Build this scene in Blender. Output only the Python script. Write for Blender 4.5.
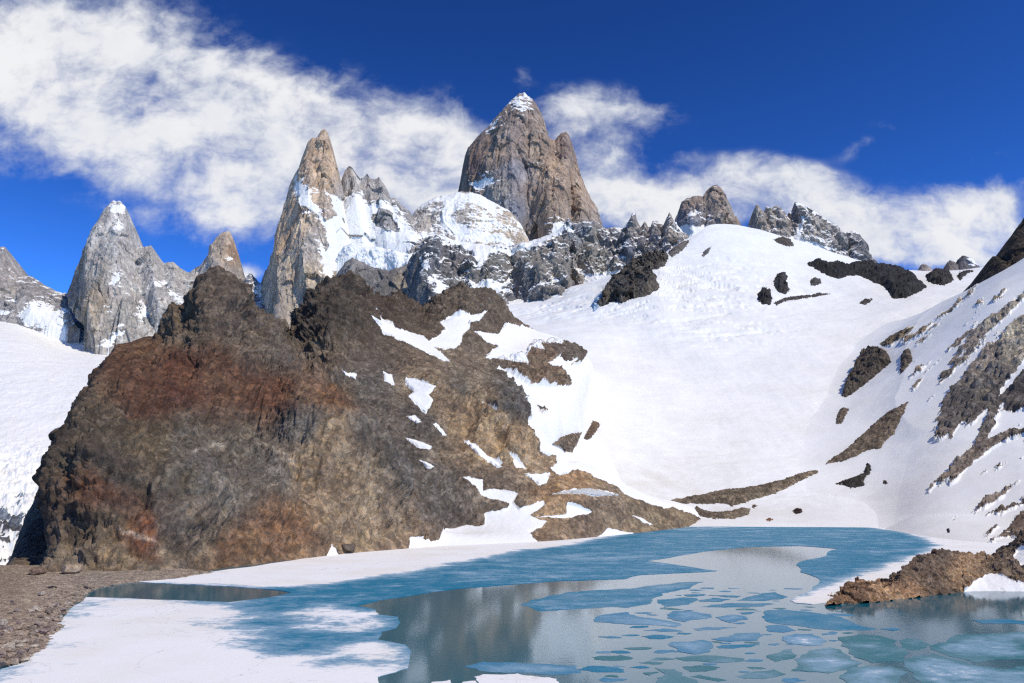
import bpy, bmesh, math, random
import numpy as np
from mathutils import Vector
from mathutils.bvhtree import BVHTree
import mathutils.geometry as mgeo

for o in list(bpy.data.objects):
    bpy.data.objects.remove(o)
SC = bpy.context.scene
COL = SC.collection
random.seed(7)

# ------------------------------------------------------------------ camera, sky, sun, exposure
FPX, PITCH, CAMH = 804.0, math.radians(10.2), 30.0
cam_d = bpy.data.cameras.new("camera")
cam_d.sensor_width = 36.0
cam_d.lens = 36.0 * FPX / 1024.0
cam_d.clip_start, cam_d.clip_end = 0.5, 60000.0
cam = bpy.data.objects.new("camera", cam_d)
COL.objects.link(cam)
cam.location = (0, 0, CAMH)
cam.rotation_euler = (math.pi / 2 + PITCH, 0, 0)
SC.camera = cam

SUN_DIR = Vector((0.51, -0.39, 0.78)).normalized()          # towards the sun: high on the right
SUN_EL = math.asin(SUN_DIR.z)
SUN_AZ = math.atan2(SUN_DIR.x, SUN_DIR.y)                    # from +Y towards +X
sun_d = bpy.data.lights.new("sun", 'SUN')
sun_d.energy = 3.45
sun_d.angle = math.radians(0.53)
sun_d.color = (1.0, 0.935, 0.79)
sun = bpy.data.objects.new("sun", sun_d)
COL.objects.link(sun)
sun.rotation_euler = (-SUN_DIR).to_track_quat('-Z', 'Y').to_euler()
sun.location = (300, 0, 900)

SC.view_settings.view_transform = 'Standard'
SC.view_settings.look = 'None'
SC.view_settings.exposure = 0.0
SC.view_settings.gamma = 1.0
SC.view_settings.use_curve_mapping = False
SC.render.engine = 'CYCLES'
SC.cycles.use_denoising = False
SC.cycles.filter_width = 1.3
SC.cycles.max_bounces = 5
SC.cycles.diffuse_bounces = 3
SC.cycles.glossy_bounces = 3
SC.cycles.sample_clamp_indirect = 4.0
SC.cycles.caustics_reflective = False
SC.cycles.caustics_refractive = False

CP, SP = math.cos(PITCH), math.sin(PITCH)


def ray(u, v):
    """Direction through a point of the photo, scaled so that y = 1."""
    x = (u - 512.0) / FPX
    yc = -(v - 341.5) / FPX
    y = CP - yc * SP
    z = SP + yc * CP
    return x / y, z / y


def P(u, v, D):
    a, b = ray(u, v)
    return (a * D, D, CAMH + b * D)


def W(u, v, z=0.0):
    a, b = ray(u, v)
    D = (z - CAMH) / b
    return (a * D, D, z)


def proj(V):
    x, y, z = V[..., 0], V[..., 1], V[..., 2] - CAMH
    f = y * CP + z * SP
    f = np.maximum(f, 1e-3)
    up = -y * SP + z * CP
    return 512.0 + FPX * x / f, 341.5 - FPX * up / f


# ---- world sky: Nishita + clouds laid out by direction (they are at infinity)
world = bpy.data.worlds.new("World")
SC.world = world
world.use_nodes = True
wn, wl = world.node_tree.nodes, world.node_tree.links
wn.clear()


class NT:
    def __init__(s, tree):
        s.t, s.n, s.l = tree, tree.nodes, tree.links

    def new(s, kind, **kw):
        nd = s.n.new(kind)
        for k, val in kw.items():
            setattr(nd, k, val)
        return nd

    def put(s, sock, val):
        if hasattr(val, 'is_output') or isinstance(val, bpy.types.NodeSocket):
            s.l.new(val, sock)
        else:
            sock.default_value = val

    def math(s, op, a, b=0.0, c=None, clamp=False):
        nd = s.new('ShaderNodeMath', operation=op, use_clamp=clamp)
        s.put(nd.inputs[0], a)
        s.put(nd.inputs[1], b)
        if c is not None:
            s.put(nd.inputs[2], c)
        return nd.outputs[0]

    def vmath(s, op, a, b=(0, 0, 0)):
        nd = s.new('ShaderNodeVectorMath', operation=op)
        s.put(nd.inputs[0], a)
        s.put(nd.inputs[1], b)
        return nd.outputs['Value'] if op in ('DOT_PRODUCT', 'LENGTH') else nd.outputs['Vector']

    def noise(s, vec, scale, detail=6.0, rough=0.55, lac=2.0, dist=0.0):
        nd = s.new('ShaderNodeTexNoise')
        s.put(nd.inputs['Vector'], vec)
        nd.inputs['Scale'].default_value = scale
        nd.inputs['Detail'].default_value = detail
        nd.inputs['Roughness'].default_value = rough
        nd.inputs['Lacunarity'].default_value = lac
        nd.inputs['Distortion'].default_value = dist
        return nd

    def smooth(s, val, lo, hi, a=0.0, b=1.0):
        nd = s.new('ShaderNodeMapRange', interpolation_type='SMOOTHSTEP')
        s.put(nd.inputs['Value'], val)
        s.put(nd.inputs['From Min'], lo)
        s.put(nd.inputs['From Max'], hi)
        nd.inputs['To Min'].default_value = a
        nd.inputs['To Max'].default_value = b
        return nd.outputs['Result']

    def mix(s, fac, a, b, mode='MIX'):
        nd = s.new('ShaderNodeMix', data_type='RGBA', blend_type=mode)
        s.put(nd.inputs[0], fac)
        s.put(nd.inputs[6], a)
        s.put(nd.inputs[7], b)
        return nd.outputs[2]

    def scale(s, vec, sc):
        return s.vmath('MULTIPLY', vec, sc)


T = NT(world.node_tree)
sky = T.new('ShaderNodeTexSky', sky_type='NISHITA')
sky.sun_disc = False
sky.sun_elevation = SUN_EL
sky.sun_rotation = SUN_AZ
sky.altitude = 3500.0
sky.air_density = 1.0
sky.dust_density = 0.1
sky.ozone_density = 3.0
tc = T.new('ShaderNodeTexCoord')
sep = T.new('ShaderNodeSeparateXYZ')
T.l.new(tc.outputs['Generated'], sep.inputs[0])
yy = T.math('MAXIMUM', T.math('ABSOLUTE', sep.outputs[1]), 0.02)
comb = T.new('ShaderNodeCombineXYZ')
T.put(comb.inputs[0], T.math('DIVIDE', sep.outputs[0], yy))
T.put(comb.inputs[1], T.math('DIVIDE', sep.outputs[2], yy))
# cloud masses: centre (as a direction), half widths, tilt, weight
CLOUDS = [
    (60, 20, 115, 55, 0, 1.0), (20, 95, 85, 60, 0, .85), (130, 95, 90, 60, 0, 1.0), (215, 140, 95, 65, 10, 1.1),
    (150, 165, 70, 45, 20, .8), (255, 105, 55, 42, 0, .8), (335, 100, 40, 34, -10, .8), (290, 165, 70, 55, 0, 1.0),
    (232, 205, 55, 32, 20, .8), (375, 165, 70, 45, 0, 1.0), (430, 135, 62, 42, 0, .9), (455, 185, 60, 50, 0, 1.0),
    (205, 55, 50, 22, 20, .5), (560, 115, 42, 26, 0, .8), (640, 112, 42, 24, 10, .7), (600, 160, 45, 38, 0, .9),
    (625, 205, 75, 28, 0, 1.1), (690, 203, 60, 24, 0, 1.0), (755, 185, 42, 26, 0, 1.0), (805, 190, 45, 22, 0, .8),
    (850, 205, 36, 18, 15, .5), (880, 238, 70, 24, 0, .9), (925, 212, 42, 24, 0, .85), (985, 210, 45, 26, 0, .8),
    (960, 252, 130, 20, 0, 1.1), (860, 145, 28, 9, -20, .34), (970, 160, 9, 9, 0, .32), (525, 84, 14, 14, -45, .42),
    (690, 155, 16, 8, 0, .3), (252, 272, 18, 10, 0, .9), (735, 165, 22, 10, -20, .4), (910, 130, 50, 6, 10, .22),
    (1000, 155, 10, 6, 0, .3), (1015, 228, 45, 40, 0, .7), (1010, 190, 30, 10, 0, .4), (800, 215, 60, 18, 0, .6), (30, 150, 40, 20, 0, .25)]
warp = T.noise(comb.outputs[0], 7.0, 4.0, 0.6)
warpv = T.vmath('MULTIPLY', T.vmath('SUBTRACT', warp.outputs['Color'], (0.5, 0.5, 0.5)), (0.065, 0.05, 0.0))
cvec = T.vmath('ADD', comb.outputs[0], warpv)
cov = 0.0
for (u, v, ru, rv, tilt, w) in CLOUDS:
    a, b = ray(u, v)
    mp = T.new('ShaderNodeMapping', vector_type='TEXTURE')
    T.put(mp.inputs['Vector'], cvec)
    mp.inputs['Location'].default_value = (a, b, 0)
    mp.inputs['Rotation'].default_value = (0, 0, math.radians(-tilt))
    mp.inputs['Scale'].default_value = (ru / FPX, rv / FPX, 1)
    flat = T.vmath('MULTIPLY', mp.outputs[0], (1, 1, 0))
    d2 = T.vmath('DOT_PRODUCT', flat, flat)
    g = T.math('MULTIPLY', T.math('POWER', 2.718, T.math('MULTIPLY', d2, -0.9)), w)
    cov = g if cov == 0.0 else T.math('ADD', cov, g)
covc = T.math('MULTIPLY', T.math('MINIMUM', cov, 1.12), 0.86)
n1 = T.noise(T.vmath('MULTIPLY', cvec, (1.0, 1.35, 1.0)), 8.0, 10.0, 0.6, 2.1, 0.0)
dens = T.math('ADD', covc, T.math('MULTIPLY', T.math('SUBTRACT', n1.outputs['Fac'], 0.5), 2.6))
nb = T.noise(T.vmath('MULTIPLY', cvec, (1.0, 1.2, 1.0)), 24.0, 8.0, 0.6, 2.1, 0.0)
dens = T.math('ADD', dens, T.math('MULTIPLY', T.math('SUBTRACT', nb.outputs['Fac'], 0.5), 0.7))
alpha = T.math('MULTIPLY', T.smooth(dens, 0.10, 1.15), T.smooth(cov, 0.06, 0.32, 0.0, 0.98))
alpha = T.math('MULTIPLY', alpha, T.smooth(sep.outputs[2], -0.02, 0.03))
n2 = T.noise(cvec, 6.0, 7.0, 0.6)
shade = T.smooth(T.math('ADD', T.math('MULTIPLY', n2.outputs['Fac'], 0.7), T.math('MULTIPLY', alpha, 0.42)), 0.42, 0.86)
ccol = T.mix(shade, (0.60, 0.66, 0.79, 1), (0.98, 0.985, 1.0, 1))
# the deep blue of a high, dry, polarised sky
SKY_STRENGTH = 0.10
skc = T.vmath('MULTIPLY', sky.outputs[0], (0.1, 0.1, 0.1))
gm = T.new('ShaderNodeGamma')
T.put(gm.inputs['Color'], skc)
gm.inputs['Gamma'].default_value = 1.85
skc = T.vmath('MULTIPLY', gm.outputs[0], (18.4, 32.0, 40.0))
bg_s = T.new('ShaderNodeBackground')
T.put(bg_s.inputs['Color'], skc)
bg_s.inputs['Strength'].default_value = SKY_STRENGTH
bg_c = T.new('ShaderNodeBackground')
T.put(bg_c.inputs['Color'], ccol)
bg_c.inputs['Strength'].default_value = 0.92
mixs = T.new('ShaderNodeMixShader')
T.put(mixs.inputs[0], alpha)
T.l.new(bg_s.outputs[0], mixs.inputs[1])
T.l.new(bg_c.outputs[0], mixs.inputs[2])
outw = T.new('ShaderNodeOutputWorld')
T.l.new(mixs.outputs[0], outw.inputs['Surface'])

# ------------------------------------------------------------------ noise on arrays
_G = np.array([[1, 1, 0], [-1, 1, 0], [1, -1, 0], [-1, -1, 0], [1, 0, 1], [-1, 0, 1], [1, 0, -1], [-1, 0, -1],
               [0, 1, 1], [0, -1, 1], [0, 1, -1], [0, -1, -1], [1, 1, 0], [-1, 1, 0], [0, -1, 1], [0, -1, -1]], dtype=np.float32)
_PERM = np.random.RandomState(3).permutation(512).astype(np.int32)
_PERM = np.concatenate([_PERM, _PERM, _PERM])


def perlin(p):
    p = np.asarray(p, dtype=np.float64)
    i = np.floor(p).astype(np.int64)
    f = (p - i).astype(np.float32)
    i = (i & 511).astype(np.int32)
    w = f * f * f * (f * (f * 6 - 15) + 10)
    out = np.zeros(p.shape[:-1], dtype=np.float32)
    for dx in (0, 1):
        wx = w[..., 0] if dx else 1 - w[..., 0]
        hx = _PERM[(i[..., 0] + dx) & 511]
        for dy in (0, 1):
            wy = w[..., 1] if dy else 1 - w[..., 1]
            hy = _PERM[(hx + i[..., 1] + dy) & 511]
            for dz in (0, 1):
                wz = w[..., 2] if dz else 1 - w[..., 2]
                h = _PERM[(hy + i[..., 2] + dz) & 511] & 15
                g = _G[h]
                d = g[..., 0] * (f[..., 0] - dx) + g[..., 1] * (f[..., 1] - dy) + g[..., 2] * (f[..., 2] - dz)
                out += wx * wy * wz * d
    return out


def fbm(V, wl, octaves=5, gain=0.5, ridged=False, stretch=(1, 1, 1), seed=0.0):
    p = V / (np.array(wl, dtype=np.float64) * np.array(stretch)) + seed * 13.37 + 0.173
    amp, tot, s = 1.0, 0.0, np.zeros(V.shape[:-1], dtype=np.float32)
    for k in range(octaves):
        n = perlin(p)
        if ridged:
            n = 1.0 - 2.0 * np.abs(n) * 1.4
        s += amp * n
        tot += amp
        amp *= gain
        p = p * 2.03 + 5.71
    return s / tot


def facets(V, size, stretch=(1, 1, 1), seed=0, tilt=0.9):
    """Broken-rock relief: flat cells, each with its own height and lean."""
    p = V / (np.array(size, dtype=np.float64) * np.array(stretch)) + seed * 7.31
    base = np.floor(p - 0.5).astype(np.int64)
    best = np.full(V.shape[:-1], 1e9)
    val = np.zeros(V.shape[:-1])
    for dx in (0, 1):
        for dy in (0, 1):
            for dz in (0, 1):
                c = base + np.array([dx, dy, dz])
                ci = c & 511
                h = _PERM[(_PERM[(_PERM[ci[..., 0]] + ci[..., 1]) & 511] + ci[..., 2]) & 511]
                h2, h3, h4 = _PERM[h + 1], _PERM[h + 2], _PERM[h + 3]
                r = np.stack([h, h2, h3], -1) / 511.0
                q = p - (c + 0.5 + (r - 0.5) * 0.9)
                d2 = (q * q).sum(-1)
                v = h4 / 511.0 - 0.5 + tilt * (q[..., 0] * (r[..., 1] - .5) + q[..., 1] * (r[..., 2] - .5) + q[..., 2] * (r[..., 0] - .5)) * 2
                m_ = d2 < best
                best = np.where(m_, d2, best)
                val = np.where(m_, v, val)
    return val


def smoothstep(x, a, b):
    t = np.clip((x - a) / (b - a), 0, 1)
    return t * t * (3 - 2 * t)


def sd_poly(x, y, poly):
    """Signed distance to a polygon, positive inside."""
    poly = np.asarray(poly, dtype=np.float64)
    d = np.full(x.shape, 1e18)
    inside = np.zeros(x.shape, dtype=bool)
    n = len(poly)
    for k in range(n):
        ax, ay = poly[k]
        bx, by = poly[(k + 1) % n]
        ex, ey = bx - ax, by - ay
        t = np.clip(((x - ax) * ex + (y - ay) * ey) / (ex * ex + ey * ey + 1e-12), 0, 1)
        dx, dy = x - ax - t * ex, y - ay - t * ey
        d = np.minimum(d, dx * dx + dy * dy)
        c = (ay > y) != (by > y)
        with np.errstate(divide='ignore', invalid='ignore'):
            xi = (bx - ax) * (y - ay) / (by - ay if by != ay else 1e-12) + ax
        inside ^= c & (x < xi)
    d = np.sqrt(d)
    return np.where(inside, d, -d)


def cr(P0, P1, P2, P3, t):
    return 0.5 * ((2 * P1) + (-P0 + P2) * t + (2 * P0 - 5 * P1 + 4 * P2 - P3) * t ** 2 + (-P0 + 3 * P1 - 3 * P2 + P3) * t ** 3)


def resample_axis0(A, n, params=None, cubic=True):
    """A: (k, ..., 3) -> (n, ..., 3); params are the knots' positions in 0..1."""
    k = len(A)
    if params is None:
        params = np.linspace(0, 1, k)
    params = np.asarray(params, dtype=np.float64)
    s = np.linspace(0, 1, n)
    idx = np.clip(np.searchsorted(params, s, side='right') - 1, 0, k - 2)
    t = (s - params[idx]) / (params[idx + 1] - params[idx])
    t = t.reshape((-1,) + (1,) * (A.ndim - 1))
    if not cubic:
        return A[idx] * (1 - t) + A[idx + 1] * t
    i0, i3 = np.maximum(idx - 1, 0), np.minimum(idx + 2, k - 1)
    return cr(A[i0], A[idx], A[idx + 1], A[i3], t)


def arclen(A):
    d = np.sqrt(((A[1:] - A[:-1]) ** 2).sum(-1))
    c = np.concatenate([[0], np.cumsum(d)])
    return c / c[-1]


def normals(V):
    du = np.gradient(V, axis=0)
    dv = np.gradient(V, axis=1)
    n = np.cross(du, dv)
    n /= np.linalg.norm(n, axis=-1, keepdims=True) + 1e-9
    return n


def blur(A, k, axis=0):
    for _ in range(3):
        pad = [(k, k) if a == axis else (0, 0) for a in range(A.ndim)]
        c = np.cumsum(np.pad(A, pad, mode='edge'), axis=axis)
        n = A.shape[axis]
        w = 2 * k
        hi = np.take(c, np.arange(w, w + n), axis=axis)
        lo = np.take(c, np.arange(0, n), axis=axis)
        A = (hi - lo) / w
    return A


def soft_normals(V, k):
    N = blur(blur(normals(V), k, 0), k, 1)
    return N / (np.linalg.norm(N, axis=-1, keepdims=True) + 1e-9)


def orient(N, axis, sign):
    """Turn all normals of a sheet together, so that on the whole they face one way."""
    return N if np.median(N[..., axis]) * sign > 0 else -N


def srgb(c):
    c = np.asarray(c, dtype=np.float64) / 255.0
    return np.where(c <= 0.04045, c / 12.92, ((c + 0.055) / 1.055) ** 2.4)


def idw_colors(u, v, pts, power=3.0, gain=1.0):
    """Rock colours spread between sample places."""
    num = np.zeros(u.shape + (3,))
    den = np.zeros(u.shape)
    for (cu, cv, c) in pts:
        d2 = (u - cu) ** 2 + (v - cv) ** 2 + 60.0
        w = d2 ** (-power / 2)
        num += w[..., None] * srgb(c)
        den += w
    return num / den[..., None] * gain


# ------------------------------------------------------------------ mesh output
def set_props(o, label=None, cat=None, group=None, kind=None):
    if label:
        o["label"] = label
    if cat:
        o["category"] = cat
    if group:
        o["group"] = group
    if kind:
        o["kind"] = kind


def raw_mesh(name, verts, faces, mat, origin=None, snow=None, tint=None, smooth=True, parent=None):
    verts = np.asarray(verts, dtype=np.float32).reshape(-1, 3)
    if origin is not None:
        verts = verts - np.asarray(origin, dtype=np.float32)
    faces = np.asarray(faces, dtype=np.int32)
    me = bpy.data.meshes.new(name)
    nf, k = faces.shape
    me.vertices.add(len(verts))
    me.vertices.foreach_set("co", verts.ravel())
    me.loops.add(nf * k)
    me.loops.foreach_set("vertex_index", faces.ravel())
    me.polygons.add(nf)
    me.polygons.foreach_set("loop_start", np.arange(nf, dtype=np.int32) * k)
    me.polygons.foreach_set("use_smooth", np.full(nf, smooth, dtype=bool))
    me.update(calc_edges=True)
    me.validate()
    if snow is not None:
        at = me.attributes.new("snow", 'FLOAT', 'POINT')
        at.data.foreach_set("value", np.asarray(snow, dtype=np.float32).ravel())
    if tint is not None:
        at = me.attributes.new("tint", 'FLOAT_COLOR', 'POINT')
        t = np.ones((len(verts), 4), dtype=np.float32)
        t[:, :3] = np.asarray(tint, dtype=np.float32).reshape(-1, 3)
        at.data.foreach_set("color", t.ravel())
    me.materials.append(mat)
    o = bpy.data.objects.new(name, me)
    if origin is not None:
        o.location = origin
    COL.objects.link(o)
    if parent:
        o.parent = parent
    return o


def grid_faces(n, m):
    i = np.arange(n - 1)[:, None] * m + np.arange(m - 1)[None, :]
    return np.stack([i, i + 1, i + m + 1, i + m], -1).reshape(-1, 4)


def add_stain(o, st):
    at = o.data.attributes.new("stain", 'FLOAT', 'POINT')
    at.data.foreach_set("value", np.asarray(st, dtype=np.float32).ravel())


def grid_obj(name, V, mat, snow=None, tint=None, origin=None, flip=False):
    F = grid_faces(V.shape[0], V.shape[1])
    if flip:
        F = F[:, ::-1]
    return raw_mesh(name, V, F, mat, origin, snow, tint)


def bvh(o):
    dg = bpy.context.evaluated_depsgraph_get()
    dg.update()
    return BVHTree.FromObject(o, dg), Vector(o.location)


def cast(trees, u, v):
    a, b = ray(u, v)
    d = Vector((a, 1.0, b)).normalized()
    o = Vector((0, 0, CAMH))
    best = None
    for (t, off) in trees:
        h = t.ray_cast(o - off, d)
        if h[0] is not None and (best is None or h[3] < best[2]):
            n = h[1] if h[1].dot(d) < 0 else -h[1]
            best = (h[0] + off, n, h[3])
    return best


# ------------------------------------------------------------------ materials
def rock_material(name, sc, streak=False, nz0=0.62, kz=2.0, kn=1.6, bump=1.0, contrast=1.0, sdet=10.0, snow_rgb=(0.88, 0.865, 0.83), crack=0.5, gain=1.2):
    """Rock whose own colour is the mesh's tint; snow lies where the mesh says and on flat enough ledges. sc = metres of a main feature."""
    m = bpy.data.materials.new(name)
    m.use_nodes = True
    t = NT(m.node_tree)
    t.n.clear()
    co = t.new('ShaderNodeTexCoord').outputs['Object']
    at = t.new('ShaderNodeAttribute', attribute_name="tint")
    sn = t.new('ShaderNodeAttribute', attribute_name="snow")
    geo = t.new('ShaderNodeNewGeometry')
    nzs = t.new('ShaderNodeSeparateXYZ')
    t.l.new(geo.outputs['Normal'], nzs.inputs[0])
    nlo = t.noise(co, 1.0 / (sc * 2.2), 8.0, 0.6, 2.1)
    nhi = t.noise(co, 1.0 / (sc * 0.30), 10.0, 0.74, 2.1)
    cs = t.vmath('MULTIPLY', co, (1.0, 1.0, 0.08 if streak else 0.8))
    nst = t.noise(cs, 1.0 / (sc * 0.6), 9.0, 0.66, 2.1)
    vor = t.new('ShaderNodeTexVoronoi')
    t.put(vor.inputs['Vector'], cs)
    vor.inputs['Scale'].default_value = 1.0 / (sc * 0.22)
    vr = t.new('ShaderNodeSeparateXYZ')
    t.l.new(vor.outputs['Color'], vr.inputs[0])
    k = contrast
    v1 = t.smooth(nlo.outputs['Fac'], 0.3, 0.7, 1.0 - 0.28 * k, 1.0 + 0.28 * k)
    v2 = t.smooth(nhi.outputs['Fac'], 0.3, 0.7, 1.0 - 0.40 * k, 1.0 + 0.42 * k)
    v3 = t.smooth(nst.outputs['Fac'], 0.32, 0.68, 1.0 - 0.36 * k, 1.0 + 0.34 * k)
    v4 = t.smooth(vr.outputs[0], 0.0, 1.0, 1.0 - 0.22 * k, 1.0 + 0.22 * k)
    vv = t.math('MULTIPLY', t.math('MULTIPLY', v1, v2), t.math('MULTIPLY', v3, v4))
    rid = t.math('ABSOLUTE', t.math('SUBTRACT', nst.outputs['Fac'], 0.5))
    seam = t.smooth(rid, 0.0, 0.022, 1.0 - crack, 1.0)
    vv = t.math('MULTIPLY', vv, t.math('MULTIPLY', seam, gain))
    hs = t.new('ShaderNodeHueSaturation')
    t.put(hs.inputs['Hue'], t.smooth(nlo.outputs['Fac'], 0.3, 0.7, 0.494, 0.506))
    t.put(hs.inputs['Saturation'], t.smooth(nhi.outputs['Fac'], 0.3, 0.7, 0.78, 1.1))
    t.put(hs.inputs['Value'], vv)
    t.l.new(at.outputs['Color'], hs.inputs['Color'])
    # snow cover
    nsn = t.noise(t.vmath('MULTIPLY', co, (0.55, 0.55, 1.6)) if streak else co, 1.0 / (sc * 1.1), sdet, 0.58, 2.1)
    s = t.math('MULTIPLY', t.math('SUBTRACT', nsn.outputs['Fac'], 0.5), kn * 2.0)
    s = t.math('ADD', s, t.math('MULTIPLY', t.math('SUBTRACT', nzs.outputs[2], nz0), kz))
    s = t.math('ADD', s, sn.outputs['Fac'])
    fac = t.smooth(s, -0.12, 0.12)
    nsc = t.noise(co, 1.0 / (sc * 5.0), 5.0, 0.6)
    snc = t.mix(t.smooth(nsc.outputs['Fac'], 0.35, 0.75), (snow_rgb[0], snow_rgb[1], snow_rgb[2], 1),
                (snow_rgb[0] * 0.93, snow_rgb[1] * 0.925, snow_rgb[2] * 0.90, 1))
    stn = t.new('ShaderNodeAttribute', attribute_name="stain")
    nsd = t.noise(co, 1.0 / (sc * 2.6), 6.0, 0.62)
    sfac = t.math('MULTIPLY', stn.outputs['Fac'], t.smooth(nsd.outputs['Fac'], 0.3, 0.65, 0.25, 1.0))
    snc = t.mix(sfac, snc, (0.60, 0.54, 0.45, 1))
    col = t.mix(fac, hs.outputs[0], snc)
    b = t.new('ShaderNodeBump')
    b.inputs['Distance'].default_value = sc * 0.22
    hgt = t.math('ADD', t.math('MULTIPLY', nhi.outputs['Fac'], 0.9), t.math('MULTIPLY', nst.outputs['Fac'], 0.8))
    hgt = t.math('ADD', hgt, t.math('MULTIPLY', vr.outputs[1], 0.22))
    t.put(b.inputs['Height'], hgt)
    t.put(b.inputs['Strength'], t.math('MULTIPLY', t.math('SUBTRACT', 1.06, fac), 0.95 * bump))
    pr = t.new('ShaderNodeBsdfPrincipled')
    t.put(pr.inputs['Base Color'], col)
    t.put(pr.inputs['Roughness'], t.math('SUBTRACT', 0.9, t.math('MULTIPLY', fac, 0.25)))
    pr.inputs['Specular IOR Level'].default_value = 0.2
    t.l.new(b.outputs[0], pr.inputs['Normal'])
    out = t.new('ShaderNodeOutputMaterial')
    t.l.new(pr.outputs[0], out.inputs['Surface'])
    return m


def ice_material(name):
    """Lake ice: tint is the clear ice's colour, snow says where it is white."""
    m = bpy.data.materials.new(name)
    m.use_nodes = True
    t = NT(m.node_tree)
    t.n.clear()
    co = t.new('ShaderNodeNewGeometry').outputs['Position']
    at = t.new('ShaderNodeAttribute', attribute_name="tint")
    sn = t.new('ShaderNodeAttribute', attribute_name="snow")
    n1 = t.noise(t.vmath('MULTIPLY', co, (0.75, 1.0, 1.0)), 1.0 / 13.0, 9.0, 0.66, 2.1, 0.3)
    n2 = t.noise(t.vmath('MULTIPLY', co, (0.8, 1.0, 1.0)), 1.0 / 4.0, 9.0, 0.68, 2.1, 0.2)
    n5 = t.noise(t.vmath('MULTIPLY', co, (0.5, 1.0, 1.0)), 1.0 / 45.0, 4.0, 0.5)
    s = t.math('ADD', sn.outputs['Fac'], t.math('MULTIPLY', t.math('SUBTRACT', n1.outputs['Fac'], 0.5), 4.2))
    s = t.math('ADD', s, t.math('MULTIPLY', t.math('SUBTRACT', n2.outputs['Fac'], 0.5), 1.2))
    s = t.math('ADD', s, t.math('MULTIPLY', t.math('SUBTRACT', n5.outputs['Fac'], 0.5), 1.4))
    n6 = t.noise(co, 1.0 / 1.6, 6.0, 0.7, 2.1)
    s = t.math('ADD', s, t.math('MULTIPLY', t.math('SUBTRACT', n6.outputs['Fac'], 0.5), 1.3))
    fac = t.smooth(s, 0.15, 0.95)
    pale = t.smooth(s, -0.9, 0.55)
    frost = t.smooth(n2.outputs['Fac'], 0.45, 0.75, 0.0, 0.15)
    icec = t.mix(pale, at.outputs['Color'], (0.25, 0.40, 0.51, 1))
    icec = t.mix(frost, icec, (0.50, 0.62, 0.70, 1))
    # thin grey crack lines in the white
    n3 = t.noise(co, 1.0 / 38.0, 5.0, 0.55, 2.0, 1.2)
    crk = t.smooth(t.math('ABSOLUTE', t.math('SUBTRACT', n3.outputs['Fac'], 0.5)), 0.0, 0.0035, 0.72, 1.0)
    n4 = t.noise(co, 1.0 / 30.0, 6.0, 0.6)
    white = t.mix(t.smooth(n4.outputs['Fac'], 0.4, 0.7), (0.89, 0.875, 0.85, 1), (0.84, 0.80, 0.73, 1))
    white = t.mix(1.0, white, crk, 'MULTIPLY')
    col = t.mix(fac, icec, white)
    pr = t.new('ShaderNodeBsdfPrincipled')
    t.put(pr.inputs['Base Color'], col)
    t.put(pr.inputs['Roughness'], t.smooth(fac, 0.0, 1.0, 0.42, 0.8))
    t.put(pr.inputs['Specular IOR Level'], t.smooth(fac, 0.0, 1.0, 0.03, 0.06))
    b = t.new('ShaderNodeBump')
    b.inputs['Distance'].default_value = 0.25
    b.inputs['Strength'].default_value = 0.35
    t.put(b.inputs['Height'], n2.outputs['Fac'])
    t.l.new(b.outputs[0], pr.inputs['Normal'])
    out = t.new('ShaderNodeOutputMaterial')
    t.l.new(pr.outputs[0], out.inputs['Surface'])
    return m


def water_material():
    m = bpy.data.materials.new("lake_water")
    m.use_nodes = True
    t = NT(m.node_tree)
    t.n.clear()
    co = t.new('ShaderNodeNewGeometry').outputs['Position']
    n1 = t.noise(co, 0.9, 4.0, 0.55)
    n2 = t.noise(co, 1 / 60.0, 3.0, 0.5)
    b = t.new('ShaderNodeBump')
    b.inputs['Distance'].default_value = 0.03
    t.put(b.inputs['Strength'], t.smooth(n2.outputs['Fac'], 0.35, 0.65, 0.15, 0.5))
    t.put(b.inputs['Height'], n1.outputs['Fac'])
    pr = t.new('ShaderNodeBsdfPrincipled')
    pr.inputs['Base Color'].default_value = (0.012, 0.12, 0.165, 1)
    pr.inputs['Roughness'].default_value = 0.08
    pr.inputs['IOR'].default_value = 1.333
    t.l.new(b.outputs[0], pr.inputs['Normal'])
    out = t.new('ShaderNodeOutputMaterial')
    t.l.new(pr.outputs[0], out.inputs['Surface'])
    return m


M_HILL = rock_material("hill_rock", 9.0, nz0=0.6, kz=0.0, kn=0.55, contrast=0.95, bump=0.75)
M_BOWL = rock_material("snowfield", 12.0, nz0=0.6, kz=0.0, kn=0.45, bump=0.8)
M_OUT = rock_material("outcrop_rock", 7.0, nz0=0.80, kz=1.2, kn=0.7, bump=1.2, contrast=1.1)
M_NEAR = rock_material("shore_rock", 2.2, nz0=0.6, kz=0.0, kn=0.3, bump=1.0, contrast=1.0)
M_PEAK = rock_material("granite", 34.0, streak=True, nz0=0.55, kz=1.7, kn=1.9, bump=0.5, contrast=0.6, crack=0.5, gain=1.26, sdet=6.0)
M_DOME = rock_material("dome_rock", 60.0, nz0=0.55, kz=0.8, kn=1.9, bump=0.5, contrast=0.6, crack=0.3, gain=1.4)
M_WALL = rock_material("dark_wall_rock", 30.0, streak=True, nz0=0.50, kz=1.5, kn=2.3, bump=0.5, contrast=0.6, crack=0.45, gain=1.35, sdet=4.5)
M_GRAVEL = rock_material("gravel", 1.1, nz0=0.6, kz=0.0, kn=0.3, bump=1.1, contrast=1.1, crack=0.3)
M_STONE = rock_material("stone", 0.7, nz0=0.6, kz=0.0, kn=0.3, bump=0.7, contrast=0.7, crack=0.2)
M_ICE = ice_material("lake_ice")
M_WATER = water_material()


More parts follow.
